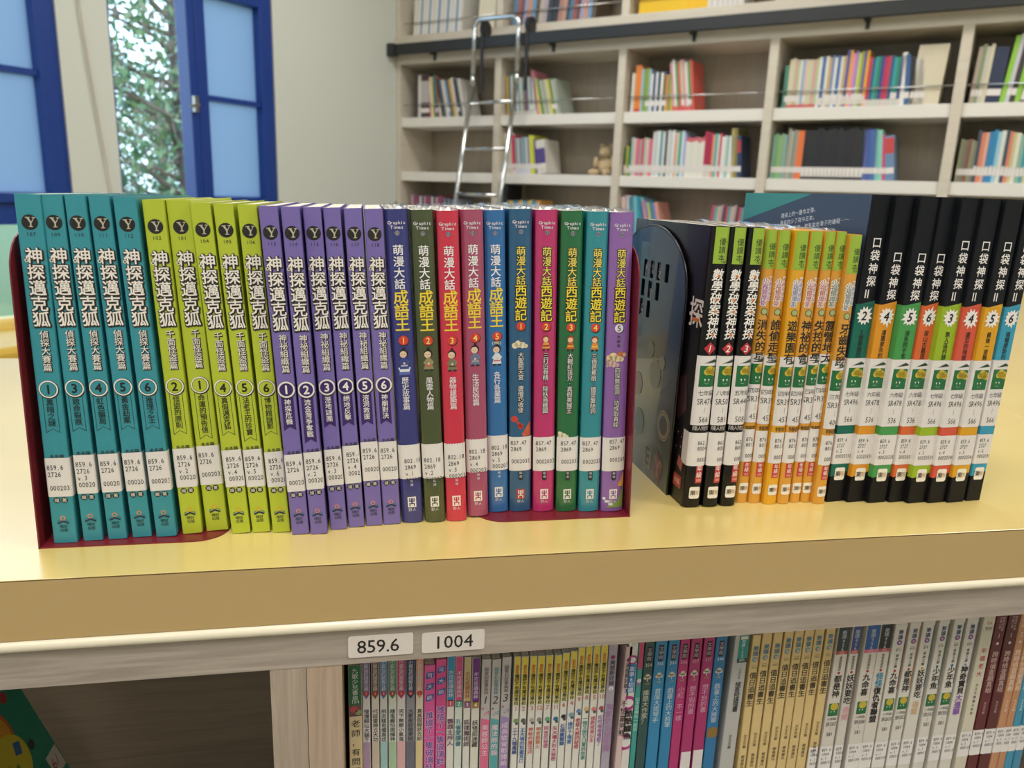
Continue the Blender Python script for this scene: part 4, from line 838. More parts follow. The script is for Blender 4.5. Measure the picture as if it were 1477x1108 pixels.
K = [('1', .2368, .4847, 0.0, .0156, '862.59', '8004', '0002044', '七年級', 'SR478', '566'), ('2', .2533, .4846, -.3, .0142, '862.59', '8004', '0002045', '八年級', 'SR503', '581'), ('3', .2684, .4846, -.4, .0140, '862.59', '8004', '0002046', '五年級', 'SR440', '508')]
for num, x, y, lean, w, a1, a2, a3, g, sr, lo in K:
    h = .2133; x, y, lean, w = S1['k' + num]
    root, yf = make_book(w, h, .150, '0B0A0D', (x, y, CT + (.0010 if num != '9' else 0)), lean, .7 + .5 * int(num), 'black paperback with a lime tag and red diamond, %s of the three' % ('left', 'middle', 'right')[int(num) - 1], 'black paperbacks with red diamonds', prof='round', rough=.3, coat=.3, bump=.1, zs=ZS['k'], tap=.0003, spec=.3)
    p = Print(w, h, yf, rough=.3, coat=.5); c = w * .54; ls = w * .10
    p.rect(ls + .0015, w, 0.0005, .0265, '9DBB3A', 0, 8); p.vert('優讀本', c + .0012, [.0110, .0167, .0222], .0052, '2C3A1E', L=1, off=.0); p.hor('18' + str(7 + int(num)), c + .0032, .0252, .0018, '2C3A1E', 1, .03, adv=.8, center=True)
    for i, ch in enumerate('數學破案神探'):
        v = .0345 + i * .0086; p.ch(ch, c + .0004, v, .0084, 'F4EEE6', 1, .04, shear=.12)
        if i % 3 != 1: p.disc(c + .001, v + .0008, .0012, 'D87A36', 2, 8)
    dv = .0885; p.poly([(c, dv - .0048), (c + .0046, dv), (c, dv + .0048), (c - .0046, dv)][::-1], 'C02A36', 1); p.ch(num, c, dv, .0050, 'F4EEE6', 3, .03, shear=.15)
    p.hor('陳人物文', c, .1500, .0036, 'C8C0B8', 1, .0, adv=.9, center=True)
    p.rect(c - .0005, c + .0050, .1790, .1940, 'C4343A', 1, 4); p.vert('年級', c + .0022, [.1822, .1873], .0044, 'F4EAE6', L=3); p.hor('適讀', c + .0022, .1916, .0022, 'F4B8A8', 3, adv=.95, center=True)
    p.build('spine_print', root); p = Print(w, h, yf, rough=.3, coat=.5); white_logo(p, c, .2018); p.build('publisher_badge', root)
    sr_label(root, w, h, yf, .0940, .1475, g, sr, lo, us=ls, c0=.55)
    call_label(root, w, h, yf, .1535, .1800, (a1, a2, '', a3), us=.006, vs=.1615, side=.003, lside=.012)
    if num == '1':                                              # front cover art facing the bookend
        s2 = SidePrint(h, h, lambda u: 0, u0=-9, u1=9, rough=.3, coat=.5)
        s2.pt = lambda u, v, L: (-.0002 - .00006 * L, .150 - u, .2133 - v)
        s2.ch('探', .1385, .0640, .0220, 'E6DCD2', 1, .03); s2.rect(.1330, .1450, .0675, .0700, 'D8702E', 4, 2)
        for j_, (u_, v_) in enumerate(((.040, .040), (.066, .038), (.052, .060), (.078, .062), (.034, .078))): s2.ch('神數破學案'[j_], u_, v_, .021, 'E6DCD2', 1, .03)
        s2.poly([(.118, .118), (.134, .112), (.140, .138), (.124, .150)], '3A1E24', 0)
        for k in range(8): a = k * .8; s2.disc(.128 + .010 * math.cos(a), .165 + .006 * math.sin(a), .0008, 'C8A8A0', 1, 6)
        s2.poly([(.134, .176), (.142, .180), (.140, .188), (.132, .184)], 'B86A60', 1); s2.rect(.128, .142, .192, .202, 'B83036', 1, 2); s2.hor('年級', .135, .197, .005, 'F0DAD0', 3, adv=1, center=True)
        s2.build('cover_print', root)

Mv = [('191', .2850, .4907, -.5, .0107, '消失的星', 'A03A90', '7B5AA0'), ('194', .2960, .4890, -.6, .0105, '誰偷走聖', 'B0404A', 'B0404A'), ('197', .3070, .4856, -.6, .0118, '遊樂園有', '4A5EA0', '4A5EA0'), ('196', .3190, .4852, -.6, .0108, '神祕的會', 'B0404A', 'B0404A'),
      ('200', .3300, .4862, -.5, .0098, '失控的學', 'B0404A', 'B03A3A'), ('199', .3401, .4864, -.5, .0090, '露營地大', '4A6A5A', '55705A'), ('205', .3493, .4829, -.5, .0104, '牙齒失蹤', '3E6A7A', '4A7A8A')]
SRM = [('四年級', 'SR392', '453')] * 6 + [('三年級', 'SR341', '404')]
for i, (no, x, y, lean, w, t1, oc, _) in enumerate(Mv):
    h = .2128 if i < 6 else .2110; x, y, lean, w = S1['m%d' % (i + 1)]; col = 'DC9C36' if i != 2 else 'E8A820'
    root, yf = make_book(w, h, .148, col, (x, y, CT + .0002), lean, 2.3 + .5 * i, 'slim yellow paperback with small lime tag number %s, %s of the seven yellow ones' % (no, NUM[i]), 'slim yellow paperbacks with lime tags', prof='round', rough=.25, coat=.6, bump=.08, zs=ZS['m'], tap=.0007)
    p = Print(w, h, yf, rough=.3, coat=.4); c = w * .5
    p.rect(0, w, .0004, .0285, '9DBB3A', 0, 8); p.vert('優讀本', c + .0005, [.0125, .0181, .0236], .0050, '2C4A1E', L=1, off=.0); p.hor(no, c + .0012, .0266, .0018, '2C3A1E', 1, .03, adv=.8, center=True)
    p.vert('小福爾摩斯', c - .0016, .0375, .0042, oc, pitch=.0041, L=2, off=.015, line='F0E6DA', loff=.16)
    p.vert('7歲名偵探', c + .0022, .0360, .0034, oc, pitch=.0036, L=2, off=.01, line='F0E6DA', loff=.16)
    p.disc(c - .0002, .0602, .0027, '5A5238', 1, 16); p.disc(c - .0002, .0602, .0021, 'A8B87A', 2, 16); p.poly([(c + .0012, .0618), (c + .0018, .0612), (c + .0036, .0650), (c + .0030, .0655)], '5A4A30', 1)
    p.vert(t1, c - .0001, .0702, .0078, '1E1A16', pitch=.0083, L=1, off=.035)
    p.hor('特攻', c, .1510, .0040, '2C2418', 1, .02, adv=.95, center=True)
    p.rect(c - .0026, c + .0030, .1790, .1905, 'C4343A', 1, 4); p.vert('年級', c + .0003, [.1812, .1850], .0035, 'F4EAE6', L=3); p.hor('適讀', c + .0002, .1888, .0020, 'F4B8A8', 3, adv=.95, center=True)
    p.build('spine_print', root); p = Print(w, h, yf, rough=.3, coat=.4); white_logo(p, c, .2005, .0038); p.build('publisher_badge', root)
    g, sr, lo = SRM[i]; dv = (.0, .0010, .0015, .0015, .0005, -.0005, .0020)[i]
    sr_label(root, w, h, yf, .0925 + dv, .1465 + dv, g, sr, lo, c0=.62)
    call_label(root, w, h, yf, .1520 + dv, .1785, ('876.59', '8013', '', '0002034'), us=.0020, vs=.1600, side=.003)
    if i in (1, 4): film(root, w, h, .148, 300 + i)

NB = [('2', 1, .3615, .4858, .5, .0172, '1F6A5A', '5號車廂的', '七年級', 'SR496', '566', 'v.2', '00020338'), ('4', 0, .3792, .4833, .5, .0170, 'E0962E', '漫畫家失約', '六年級', 'SR478', '536', 'v.4', '00020334'),
      ('5', 0, .3967, .4806, .5, .0172, '4C9A52', '消失的千年', '六年級', 'SR478', '536', 'v.5', '00020335'), ('6', 0, .4144, .4795, .4, .0170, 'DB6A3A', '深山古墓迷', '六年級', 'SR478', '536', 'v.6', '00020336'),
      ('3', 1, .4318, .4772, .35, .0172, '9CB82E', '無人區的腳', '七年級', 'SR496', '566', 'v.3', '00020339'), ('4', 1, .4494, .4760, .35, .0168, 'D65A44', '遺忘的暗號', '七年級', 'SR496', '566', 'v.4', '00020340'),
      ('5', 1, .4668, .4750, .35, .0170, 'DDA22A', '最後一道難', '七年級', 'SR496', '566', 'v.5', '00020341'), ('6', 1, .4844, .4770, .35, .0156, '3E9AB8', '福爾摩斯的', '七年級', 'SR496', '566', 'v.6', '00020342')]
CN = {'1F6A5A': 'dark green', 'E0962E': 'orange', '4C9A52': 'mid green', 'DB6A3A': 'coral orange', '9CB82E': 'lime green', 'D65A44': 'coral red', 'DDA22A': 'golden yellow', '3E9AB8': 'sky blue'}
for i, (num, ii, x, y, lean, w, col, t1, g, sr, lo, vv, code) in enumerate(NB):
    h = .2405; x, y, lean, w = S1['n%d' % (i + 1)]
    root, yf = make_book(w, h, .160, col, (x, y, CT + .0002), lean, 6.5, 'tall black and %s paperback with starburst number %s' % (CN[col], num), 'tall paperbacks with starburst numbers', rough=.45, coat=0,
                         bands=((0, '121114'), (.0215, col), (.160, '14161B')), zs=ZS['n'], spec=.25)
    p = Print(w, h, yf, rough=.4); c = w * .5
    p.poly([(0, .0812), (w, .0775), (w, .0806), (0, .0806 + .0006)][::-1], col, 0)
    p.poly([(0, .0800), (0, .0808), (0.3 * w, .0800)], '14161B', 0)
    p.poly([(0, .2190), (w, .2150), (w, .2190)][::-1], '121114', 0)
    if ii: p.vert('口袋神探Ⅱ', c + .001, [.0345, .0441, .0537, .0633, .0728], .0080, 'F0EAE4', L=1, off=.03)
    else: p.vert('口袋神探', c + .001, [.0447, .0543, .0638, .0730], .0080, 'F0EAE4', L=1, off=.03)
    rnd = random.Random(i); cv = .0895; S = []
    for k in range(24):
        a = 2 * math.pi * k / 24; r_ = (.0073 + rnd.uniform(-.0006, .0012)) if k % 2 else .0052
        if k == (21, 5, 11, 19, 21, 3, 9, 21)[i]: r_ = .0094
        S.append((c + r_ * math.cos(a) * .92, cv + r_ * math.sin(a)))
    pb = Print(w, h, yf, rough=.4)
    for k in range(24): pb.poly([(c, cv), S[(k + 1) % 24], S[k]][::-1], 'F0EAE4', 1)
    pb.ch(num, c, cv, .0066, '1E1C20', 3, .05, shear=.15); pb.build('number_burst', root)
    p.vert(t1, c, .1020, .0043, '1E2420', pitch=.0045, L=1, off=.02)
    p.build('spine_print', root); p = Print(w, h, yf, rough=.4); white_logo(p, c, .2170, .0046); p.build('publisher_badge', root)
    sr_label(root, w, h, yf, .1225, .1765, g, sr, lo, lside=.012)
    call_label(root, w, h, yf, .1835, .2085, ('859.6', '2727', vv, code), us=.0008, vs=.1885, lside=.012, size=.0030)
    if i == 0:
        s2 = Print(h, h, lambda u: 0, u0=-9, u1=9, rough=.4); s2.pt = lambda u, v, L: (-.0002 - .00006 * L, .160 - u, .2405 - v)
        s2.poly([(0, 0), (.1585, 0), (.1585, .2200), (0, .2200)], '2C3A52', 0)
        s2.poly([(0, 0), (.0930, 0), (0, .0250)], '2F7A78', 1)
        for k, tx in enumerate(('講桌上的一疊作文簿，', '竟有的少了其中五本，', '另外三個同學，都有拿走簿子的嫌疑──')):
            for j, ch_ in enumerate(tx): s2.ch(ch_, .058 + j * .0046, .0190 + k * .0062 - j * .0046 * .16, .0042, 'C4C8D0', 2, .0)
        s2.build('cover_print', root)

# three slim booklets stacked behind the black bookend
for k in range(3):
    q = MB(); x = .2150 - k * .0052; q.box((0, 0, 0), (.0036, .15, .200), mat('4A9CC8', .4, .3)); q.box((.0004, .001, .1998), (.0032, .149, .2004), M_PAGE)
    o = q.build('booklet'); o.location = (x, .70, CT); tag(o, 'slim sky blue booklet, %s of three behind the arched bookend' % ('right one', 'middle one', 'left one')[k], 'booklet', 'slim blue booklets')

# ------------------------------------------------------------------ books on the shelf below
LB = [(-0.0166, -0.0074, 0.7088), (-0.0071, -0.0018, 0.7143), (-0.001, 0.0044, 0.7138), (0.0049, 0.0101, 0.7133), (0.0108, 0.0164, 0.7128), (0.0167, 0.0227, 0.7123), (0.0232, 0.0294, 0.7118), (0.0299, 0.0352, 0.7112), (0.0357, 0.0436, 0.7044), (0.044, 0.0514, 0.7083), (0.0519, 0.0573, 0.7105), (0.0578, 0.0632, 0.7095), (0.064, 0.069, 0.7084), (0.0697, 0.0756, 0.7074), (0.0766, 0.0834, 0.7056), (0.0839, 0.0905, 0.705), (0.0912, 0.098, 0.7061), (0.1, 0.1048, 0.706), (0.1055, 0.1106, 0.7056), (0.1117, 0.1168, 0.7054), (0.1173, 0.1227, 0.7052), (0.1234, 0.1288, 0.7051), (0.1299, 0.1353, 0.7046), (0.1358, 0.141, 0.706), (0.1416, 0.1467, 0.7069), (0.1473, 0.1524, 0.7095), (0.153, 0.158, 0.7105), (0.1588, 0.164, 0.71), (0.1646, 0.1698, 0.7102), (0.1704, 0.1771, 0.7105), (0.178, 0.1838, 0.7071), (0.1855, 0.1928, 0.7104), (0.1934, 0.1976, 0.7099), (0.1981, 0.2055, 0.711), (0.2064, 0.2155, 0.7115), (0.2167, 0.2253, 0.7113), (0.2259, 0.2334, 0.7112), (0.2346, 0.2433, 0.7111), (0.2447, 0.2534, 0.7118), (0.2543, 0.2634, 0.7114), (0.2664, 0.2783, 0.7113), (0.2841, 0.2907, 0.7089), (0.2921, 0.2998, 0.7099), (0.3012, 0.3086, 0.7098), (0.3101, 0.3175, 0.7106), (0.3187, 0.3261, 0.7107), (0.327, 0.3348, 0.7106), (0.3357, 0.3436, 0.711), (0.3455, 0.353, 0.7115), (0.3555, 0.3663, 0.7113), (0.3682, 0.3758, 0.7111), (0.3802, 0.3921, 0.7107), (0.3924, 0.4034, 0.7106), (0.4051, 0.4162, 0.7099), (0.4183, 0.4279, 0.7101), (0.4298, 0.4406, 0.71), (0.4442, 0.4537, 0.7104), (0.4578, 0.4677, 0.7104), (0.4699, 0.4803, 0.7099), (0.4847, 0.4955, 0.711), (0.4967, 0.5065, 0.7116), (0.508, 0.5182, 0.7115), (0.5194, 0.5268, 0.7115), (0.5274, 0.534, 0.7113), (0.5344, 0.5417, 0.7112), (0.5425, 0.5502, 0.7114)]
def low(i, col, label, group, ink, bands=(), lean=0, rough=.35):
    a, b, top = LB[i]; w = b - a; h = max(.19, top - SZ - .0002); h = top - SZ
    Y = FY + .0296
    bd = tuple((h - bv, bc) for bv, bc in bands)
    root, yf = make_book(w, h, .16, col, (a, Y, SZ + .0001), lean, 0, label, group, rough=rough, coat=.2, bands=bd)
    p = Print(w, h, yf, rough=.45); ink(p, w * .5, w, root, yf, h); p.build('spine_print', root); return root
# bands: list of (distance from top where the colour above begins reading upwards)
def nth(k): return NUM[k]
# 0 green and cream
def ik(p, c, w, r, yf, h):
    p.rect(.0004, w - .0004, .0002, .0315, '1E6A48', 0, 4); p.vert('九歌少兒書房', c, .0045, .0040, 'D8E0D0', pitch=.0043); p.hor('184', c, .0290, .0024, 'D8E0D0', 1, adv=.8, center=True)
    p.rect(.0004, w - .0004, .0315, .0405, '6A4A52', 0, 4); p.disc(c - .001, .035, .0028, 'B84A4A', 1, 12); p.disc(c + .002, .0375, .0022, '8A9A6A', 1, 12)
    p.vert('老師，有問題', c, .0465, .0060, '2A2622', pitch=.0078, off=.005)
low(0, 'D2BF95', 'green and cream book, leftmost on the shelf below the counter', 'books on the shelf below', ik)
AC = [('6E5A92', 'D9D2D2', 'A88CA8', '慢慢賊仙大騙子', '7'), ('6A4A3A', 'D8CFC4', 'C9B8A4', '代班雷神立大功', '2'), ('2C6EA8', 'D2D2CE', '9AC0C0', '飛天龍有懼高症', '3'), ('3E7A50', 'D2D4C8', 'A8C0A0', '瞎鬼最怕倒楣神', '4'), ('B02E68', 'D8D0CC', 'D8A8A8', '天下無敵小氣鬼', '5'), ('1E2E58', '8E8E96', '6A6A78', '大家來抓偷夢賊', '6'), ('D09078', 'D9CDB8', 'D8C490', '真真假假狀元郎', '1')]
for k, (c1, c2, c3_, t1, n) in enumerate(AC):
    def ik(p, c, w, r, yf, h, c1=c1, c2=c2, c3_=c3_, t1=t1, n=n):
        p.rect(.0003, w - .0003, .0002, .0290, c1, 0, 3); p.poly([(.0003, .0290), (w - .0003, .0290), (c, .0330)][::-1], c1, 0); p.vert('小狐仙的超級任務', c, .0040, .0030, 'D4D0D4', pitch=.0030)
        p.disc(c, .0285, .0018, 'B8303A', 1, 12); p.ch(n, c, .0285, .0018, 'F0D0C0', 3); p.vert(t1, c, .0430, .0036, '2E2C30', pitch=.0038); p.rect(.0003, w - .0003, .0680, .12, c3_, 0, 3)
    low(1 + k, c2, 'slim book with %s top and pale lower spine, %s of seven matching ones' % (('purple', 'brown', 'blue', 'green', 'magenta', 'navy', 'peach')[k], nth(k)), 'slim chevron-topped books below', ik)
for k in range(2):
    def ik(p, c, w, r, yf, h, k=k):
        for j, ch in enumerate('可大師'): p.poly([(c - .0022, .0060 + j * .009), (c + .0032, .0052 + j * .009), (c + .0022, .0102 + j * .009), (c - .003, .011 + j * .009)][::-1], '2C5AA0', 0); p.ch(ch, c, .0082 + j * .009, .0036, 'E8D0DC', 2)
        p.vert('誰撿了一隻玻璃鞋？', c, .0405, .0058, '2C4A90', pitch=.0062, L=2, off=.02, line='E89AC0', loff=.1)
    low(8 + k, 'D8589A' if k == 0 else 'D64C8C', 'pink book with blue lettering, %s of the pair' % ('left' if k == 0 else 'right'), 'pair of pink books below', ik)
BCx = [('3488B4', 'DAD4CC', 'C04A60', '鸚鵡主持人', '1'), ('C84A80', 'D2D6CE', '5AA090', '孔雀愛讀書', '2'), ('C8B080', 'D9D4CC', '8A4A78', '狐狸魔術師', '3'), ('6A2878', 'D8D2C6', 'A07A3A', '妖怪捉迷藏', '4')]
for k, (c1, c2, c3_, t1, n) in enumerate(BCx):
    def ik(p, c, w, r, yf, h, c1=c1, c3_=c3_, t1=t1, n=n):
        p.rect(.0003, w - .0003, .0002, .0360, c1, 0, 3); p.vert('不可思議森林', c, .0135, .0034, 'D9C8D0' if n != '3' else 'A83A30', pitch=.0036, off=.015); p.rect(.0003, w - .0003, .0355, .0410, c3_, 0, 3); p.ch(n, c, .0382, .0030, 'F0E8E0', 2, .02)
        p.vert(t1, c, .0530, .0042, ('6A3A5A', '3A7A8A', '5A2E48', '2C2A30')[int(n) - 1], pitch=.0046, L=1, off=.025)
    low(10 + k, c2, 'thin %s topped book with white numbered band, %s of four' % (('blue', 'rose pink', 'tan', 'dark purple')[k], nth(k)), 'four numbered band books below', ik)
for k, (c1, t1) in enumerate((('D8688C', '美容師公主'), ('58A0A4', '魔法師的貓'), ('9A84B4', '成長從背影開始'))):
    def ik(p, c, w, r, yf, h, c1=c1, t1=t1, k=k):
        p.vert('超奇幻故事森林', c, .0080, .0030, ('6A5A70', '3A8AA0', '6A5A70')[k], pitch=.0032); p.ch(str(k + 1), c, .0330, .0062, '3A3640', 1, .0, shear=.15)
        p.poly([(.0003, .0480), (w - .0003, .0500), (w - .0003, .2), (.0003, .2)][::-1], c1, 0)
        for j in range(6): p.disc(c + .0022 * math.cos(j * 1.9), .0430 + .0030 * math.sin(j * 2.3), .0007, c1, 1, 7)
        p.vert(t1, c, .0560, .0046, 'E4CCD4', pitch=.0054, L=2, off=.025)
    low(14 + k, 'BDB6B2', 'grey topped book ending in %s, large number %d on its spine' % (('pink', 'teal', 'lavender')[k], k + 1), 'three grey topped books below', ik)
YN = ['1', '2', '3', '12', '7', '11', '6', '4', '9', '8', '5', '10']
YT = ['三十九種魔藥', '王大嘴的對畫耳口', '神秘的魔法店', '神奇獅獅火', '阿吉的秘密', '矢大嬸大的大秘密', '石頭變變變', '操守了嗎害', '老鼠大廚的秘密', '一個又個又口罵的故事', '拯救校長公主', '哎哎喵喵唱歌了']
TC = ['3A4A8A', '2C6AA8', 'C85A4A', 'C8784A', 'B8487A', 'B8386A', '2C5AA0', '2C70B0', 'B83A48', '3A8A80', 'C84A70', '9A5AA8']
for k in range(12):
    def ik(p, c, w, r, yf, h, k=k):
        p.rect(.0003, w - .0003, .0003, .0330, 'DFC94A', 0, 3); p.rect(.0003, w - .0003, .0330, .0400, 'E4D78C', 0, 3)
        p.vert('最新版', c, .0080, .0024, 'C8582E', pitch=.0024, off=.02); p.vert('魔奇不有魔法學校', c, .0160, .0032, '1E1C18', pitch=.0032, off=.03); p.hor(YN[k], c, .0430, .0036, 'C8602E', 1, .02, adv=.6, center=True)
        p.disc(c + .0002, .0530, .0019, ('7A9A5A', '5A5A5A', 'B8A8A0', '8A8A80', '6AA080', '2C6A8A', '2A2A38', '7AA0B8', '6A8AB0', 'D8B070', 'D87A80', 'A84A58')[k], 1, 9); p.disc(c + .001, .0555, .0013, '4A5A60', 1, 8)
        p.vert(YT[k], c, .0610, .0036, TC[k], pitch=.0038, L=1, off=.03)
    low(17 + k, 'DDD8D0', 'slim yellow topped book with orange number %s, %s of twelve' % (YN[k], nth(k)), 'twelve yellow topped slim books below', ik)
def ik(p, c, w, r, yf, h): p.disc(c, .0110, .0017, '8A2A6A', 1, 12); p.vert('美感新好誠', c, .0155, .0040, '3A3040', pitch=.0043, off=.02); p.disc(c, .0372, .0018, 'EEE8EE', 1, 12); p.ch('1', c, .0372, .0024, '5A3A5A', 2); p.vert('淘氣奶油甜甜圈', c, .0530, .0056, 'A87AA8', pitch=.0060, off=.03)
low(29, 'A9A0B0', 'lavender book with a purple heart dot, right of the yellow topped row', 'books on the shelf below', ik)
def ik(p, c, w, r, yf, h): p.disc(c, .0110, .0017, '8A2A6A', 1, 12); p.vert('美感新好誠3', c, .0155, .0040, '3A3040', pitch=.0043, off=.02); p.vert('不想當狗熊', c - .0004, .0480, .0058, '2A2630', pitch=.0063, off=.01)
low(30, 'D2B8B4', 'pale pink book with black lettering beside the lavender one', 'books on the shelf below', ik, lean=1.0)
def ik(p, c, w, r, yf, h):
    p.rect(.0008, w - .0008, .0180, .0420, '2C78B4', 1, 4); p.vert('故事6初讀', c, .0220, .0040, 'D8E0E8', pitch=.0044, L=2, off=.02)
    p.disc(c, .0145, .0040, 'A8307A', 0, 20); p.disc(c, .0145, .0024, 'D8D2CE', 1, 20)
    p.disc(c - .001, .0510, .0062, 'A8307A', 1, 20); p.disc(c - .0005, .0510, .0036, 'D8D2CE', 2, 20); p.vert('酷酷鱷魚', c + .0003, .0600, .0058, '1E1A1C', pitch=.0066, L=4, off=.045); p.disc(c - .0015, .0850, .0070, 'A8307A', 1, 20); p.disc(c - .0005, .0850, .0045, 'D8D2CE', 2, 20)
low(31, 'D8D2CE', 'white book with thick magenta swirls and a blue tag', 'books on the shelf below', ik)
def ik(p, c, w, r, yf, h): p.rect(.0003, w - .0003, .0002, .0220, 'C0446A', 0, 3); p.disc(c, .032, .0018, 'D8C8D0', 1, 9); p.disc(c, .035, .0014, '9A6AA0', 1, 9); p.vert('公主音樂村一起玩', c, .0480, .0034, 'A8D8C8', pitch=.0037, off=.03)
low(32, '3A948E', 'very thin teal book with pink top', 'books on the shelf below', ik)
LT = [(33, '2C4C4C', 'C8C8B8', '354', '誰是大作家？', 'dark slate green book with a small printed tree and number 354'), (34, '2C80AE', 'C8D4D8', '345', '首席大提琴手', 'blue book with printed tree numbered 345, next to the slate green one'),
      (35, '2A7CAA', 'C8D4D8', '344', '戲臺上的大將軍', 'blue book with printed tree, left neighbour of the magenta group'), (36, 'B02E6C', 'D8A8C0', '336', '小紅·不一樣', 'magenta book with printed tree numbered 336'),
      (37, 'A82C68', 'D8A8C0', '327', '想不到的畫', 'middle magenta book of three, printed tree and number 327'), (38, 'A42A66', 'D8A8C0', '327', '想不到的畫', 'magenta book directly left of the right-hand blue book'),
      (39, '2470A2', 'C8D0D8', '344', '戲臺上的大將軍', 'blue book with printed tree, right of the magenta group')]
for i, col, tc_, no, t1, lb in LT:
    def ik(p, c, w, r, yf, h, tc_=tc_, no=no, t1=t1, col=col):
        p.rect(c - .0019, c + .0019, .0050, .0182, '1E1820', 0, 2); p.vert('文學館', c, .0078, .0034, 'B8A8B0', pitch=.0037, L=2); p.hor(no, c, .0205, .0026, tc_, 1, adv=.7, center=True)
        for a, b, r_ in ((-.0016, .0312, .0014), (.0016, .0312, .0014), (0, .0298, .0019)): p.disc(c + a, b, r_, 'C8C0B0', 1, 10)
        p.rect(c - .0004, c + .0004, .0312, .0345, 'C8C0B0', 1, 1); p.hor('九歌', c, .0362, .0018, 'B8B070', 1, adv=1, center=True)
        p.vert(t1, c, .0440, .0048, tc_, pitch=.0050, L=1, off=.0)
        if col == '2470A2': p.disc(c, .0850, .0050, '8A6A30', 1, 14)
        if no == '327' : p.rect(.0004, w - .0004, .1000, .13, 'D8D2D0', 2, 3)
    low(i, col, lb, 'literature books with a printed tree below', ik)
def ik(p, c, w, r, yf, h):
    p.rect(.0032, w - .0004, .0020, .0215, '2E8A84', 0, 4); p.rect(.0044, w - .0018, .0028, .0052, 'D8D0C0', 1, 2); p.rect(.0032, w - .0004, .0215, .0250, '1E4A44', 0, 4); p.vert('閱讀123', c + .001, .0070, .0030, 'C8E0DC', pitch=.0032, off=.01); p.hor('成長', c + .0012, .0230, .0024, 'C8D8D0', 1, adv=1, center=True)
    p.vert('小兒子科', c + .0010, .0310, .0020, '5A5450', pitch=.0024); p.vert('候客時謀借書', c + .0008, .0440, .0046, '2A2A2E', pitch=.0044, off=.02); p.vert('文王文華', c, .0900, .0028, '4A4446', pitch=.0034)
low(40, 'B4B2AE', 'grey-white book with teal top tag beside the cream set', 'books on the shelf below', ik, lean=.6)
for k in range(8):
    def ik(p, c, w, r, yf, h, k=k):
        s_ = 0 if k > 2 else .003
        p.vert('樂讀', c, [.0085 + s_, .0130 + s_], .0042, '4A7A98', off=.03); p.disc(c, .0180 + s_, .0023, '5AA0A8', 1, 12); p.disc(c + .0005, .0182 + s_, .0014, 'D89A8A', 2, 8); p.rect(c - .0018, c + .0018, .0232 + s_, .0234 + s_, '6A5A40', 1, 1); p.hor('002', c, .0250 + s_, .0018, '6A5A40', 1, adv=.8, center=True)
        p.vert('值日追書生', c, .0320 + s_, .0056, '2C2620', pitch=.0061, L=1, off=.02); p.vert('文王文華', c, .0860 + s_, .0028, '6A5A44', pitch=.0033); p.vert('圖楊麗玲', c, .1050 + s_, .0028, '6A5A44', pitch=.0033)
    low(41 + k, 'D6BA80', 'cream book with bold black title, %s of eight alike from the left' % nth(k), 'eight matching cream books below', ik)
YY = [(49, '都是神', '2E3C38', 'B84A48', 1, '7'), (50, '妖妖要吃', '3E4E8A', 'B8484A', 0, '7'), (51, '九命喜', '2C5A9A', 'D8688A', 1, '8'), (52, '怪怪復仇者聯盟', '26282C', 'B8505A', 0, '8')]
def sidecol(p, w, c): p.rect(w - .0012, w - .0004, .004, .06, c, 0, 1)
for i, t1, c1, c2, grn, gr in YY:
    def ik(p, c, w, r, yf, h, t1=t1, c1=c1, c2=c2, grn=grn, gr=gr):
        p.rect(.0004, w - .0004, .0003, .0220, c1, 0, 4); p.vert('樂讀456', c, .0060, .0038, 'B8C0C8', pitch=.0036, off=.01); p.rect(.0004, w - .0004, .0220, .0250, c2, 0, 4); p.hor('成長', c, .0235, .0022, 'E0C8C0', 1, adv=1, center=True)
        p.vert('奇想西遊記', c, .0280, .0024, '3A3432', pitch=.0026); p.disc(c, .0415, .0012, 'A83038', 1, 9)
        if len(t1) == 7: p.vert(t1[:2], c, .0470, .0062, '3A8AA8', pitch=.0066, off=.05); p.vert(t1[2:], c, .0602, .0062, '1E1C1E', pitch=.0066, off=.05)
        else: p.vert(t1, c, .0470, .0064, '1E1C1E', pitch=.0068, off=.04)
        if grn:
            v0 = .0690; p.rect(c - .0042, c + .0044, v0, v0 + .0115, '1F6B3C', 2, 3); p.disc(c + .0006, v0 + .003, .0034, 'C2AA3A', 3, 12)
            for sx in (-.0016, .001): p.disc(c + sx, v0 + .0075, .0005, 'E0E4DA', 4, 6)
            p.hor('八年級' if gr == '8' else '七年級', c, v0 + .0145, .0028, '4A4446', 1, adv=.98, center=True); p.hor('SR50' + gr, c, v0 + .0190, .0034, '3A3638', 1, -.004, adv=.56, center=True, sx=.8); p.rect(c - .0001, c + .0001, v0 + .0222, v0 + .0250, '3A3638', 1, 1); p.hor('581', c, v0 + .0285, .0034, '3A3638', 1, -.004, adv=.56, center=True, sx=.8)
        elif len(t1) == 4: p.vert('通關', c, .0760, .0060, 'D89AA4', pitch=.0066)
    low(i, 'D2CABF', 'white book with %s tag on top, %s of four between the cream sets' % (('dark slate', 'indigo', 'bright blue', 'black')[i - 49], nth(i - 49)), 'white books with dark tops below', ik)
ZZ = [(53, '九命喜', '817', '7E2A2A', 1), (54, '都是神', '819', 'B8702E', 1), (55, '妖妖要吃', '819', '2E5A6E', 0), (56, '少年魚', '818', '2E6A50', 1), (57, '少年魚', '820', '4A5A4A', 1), (58, '神奇寶貝大進擊', '819', '8A7AA8', 0)]
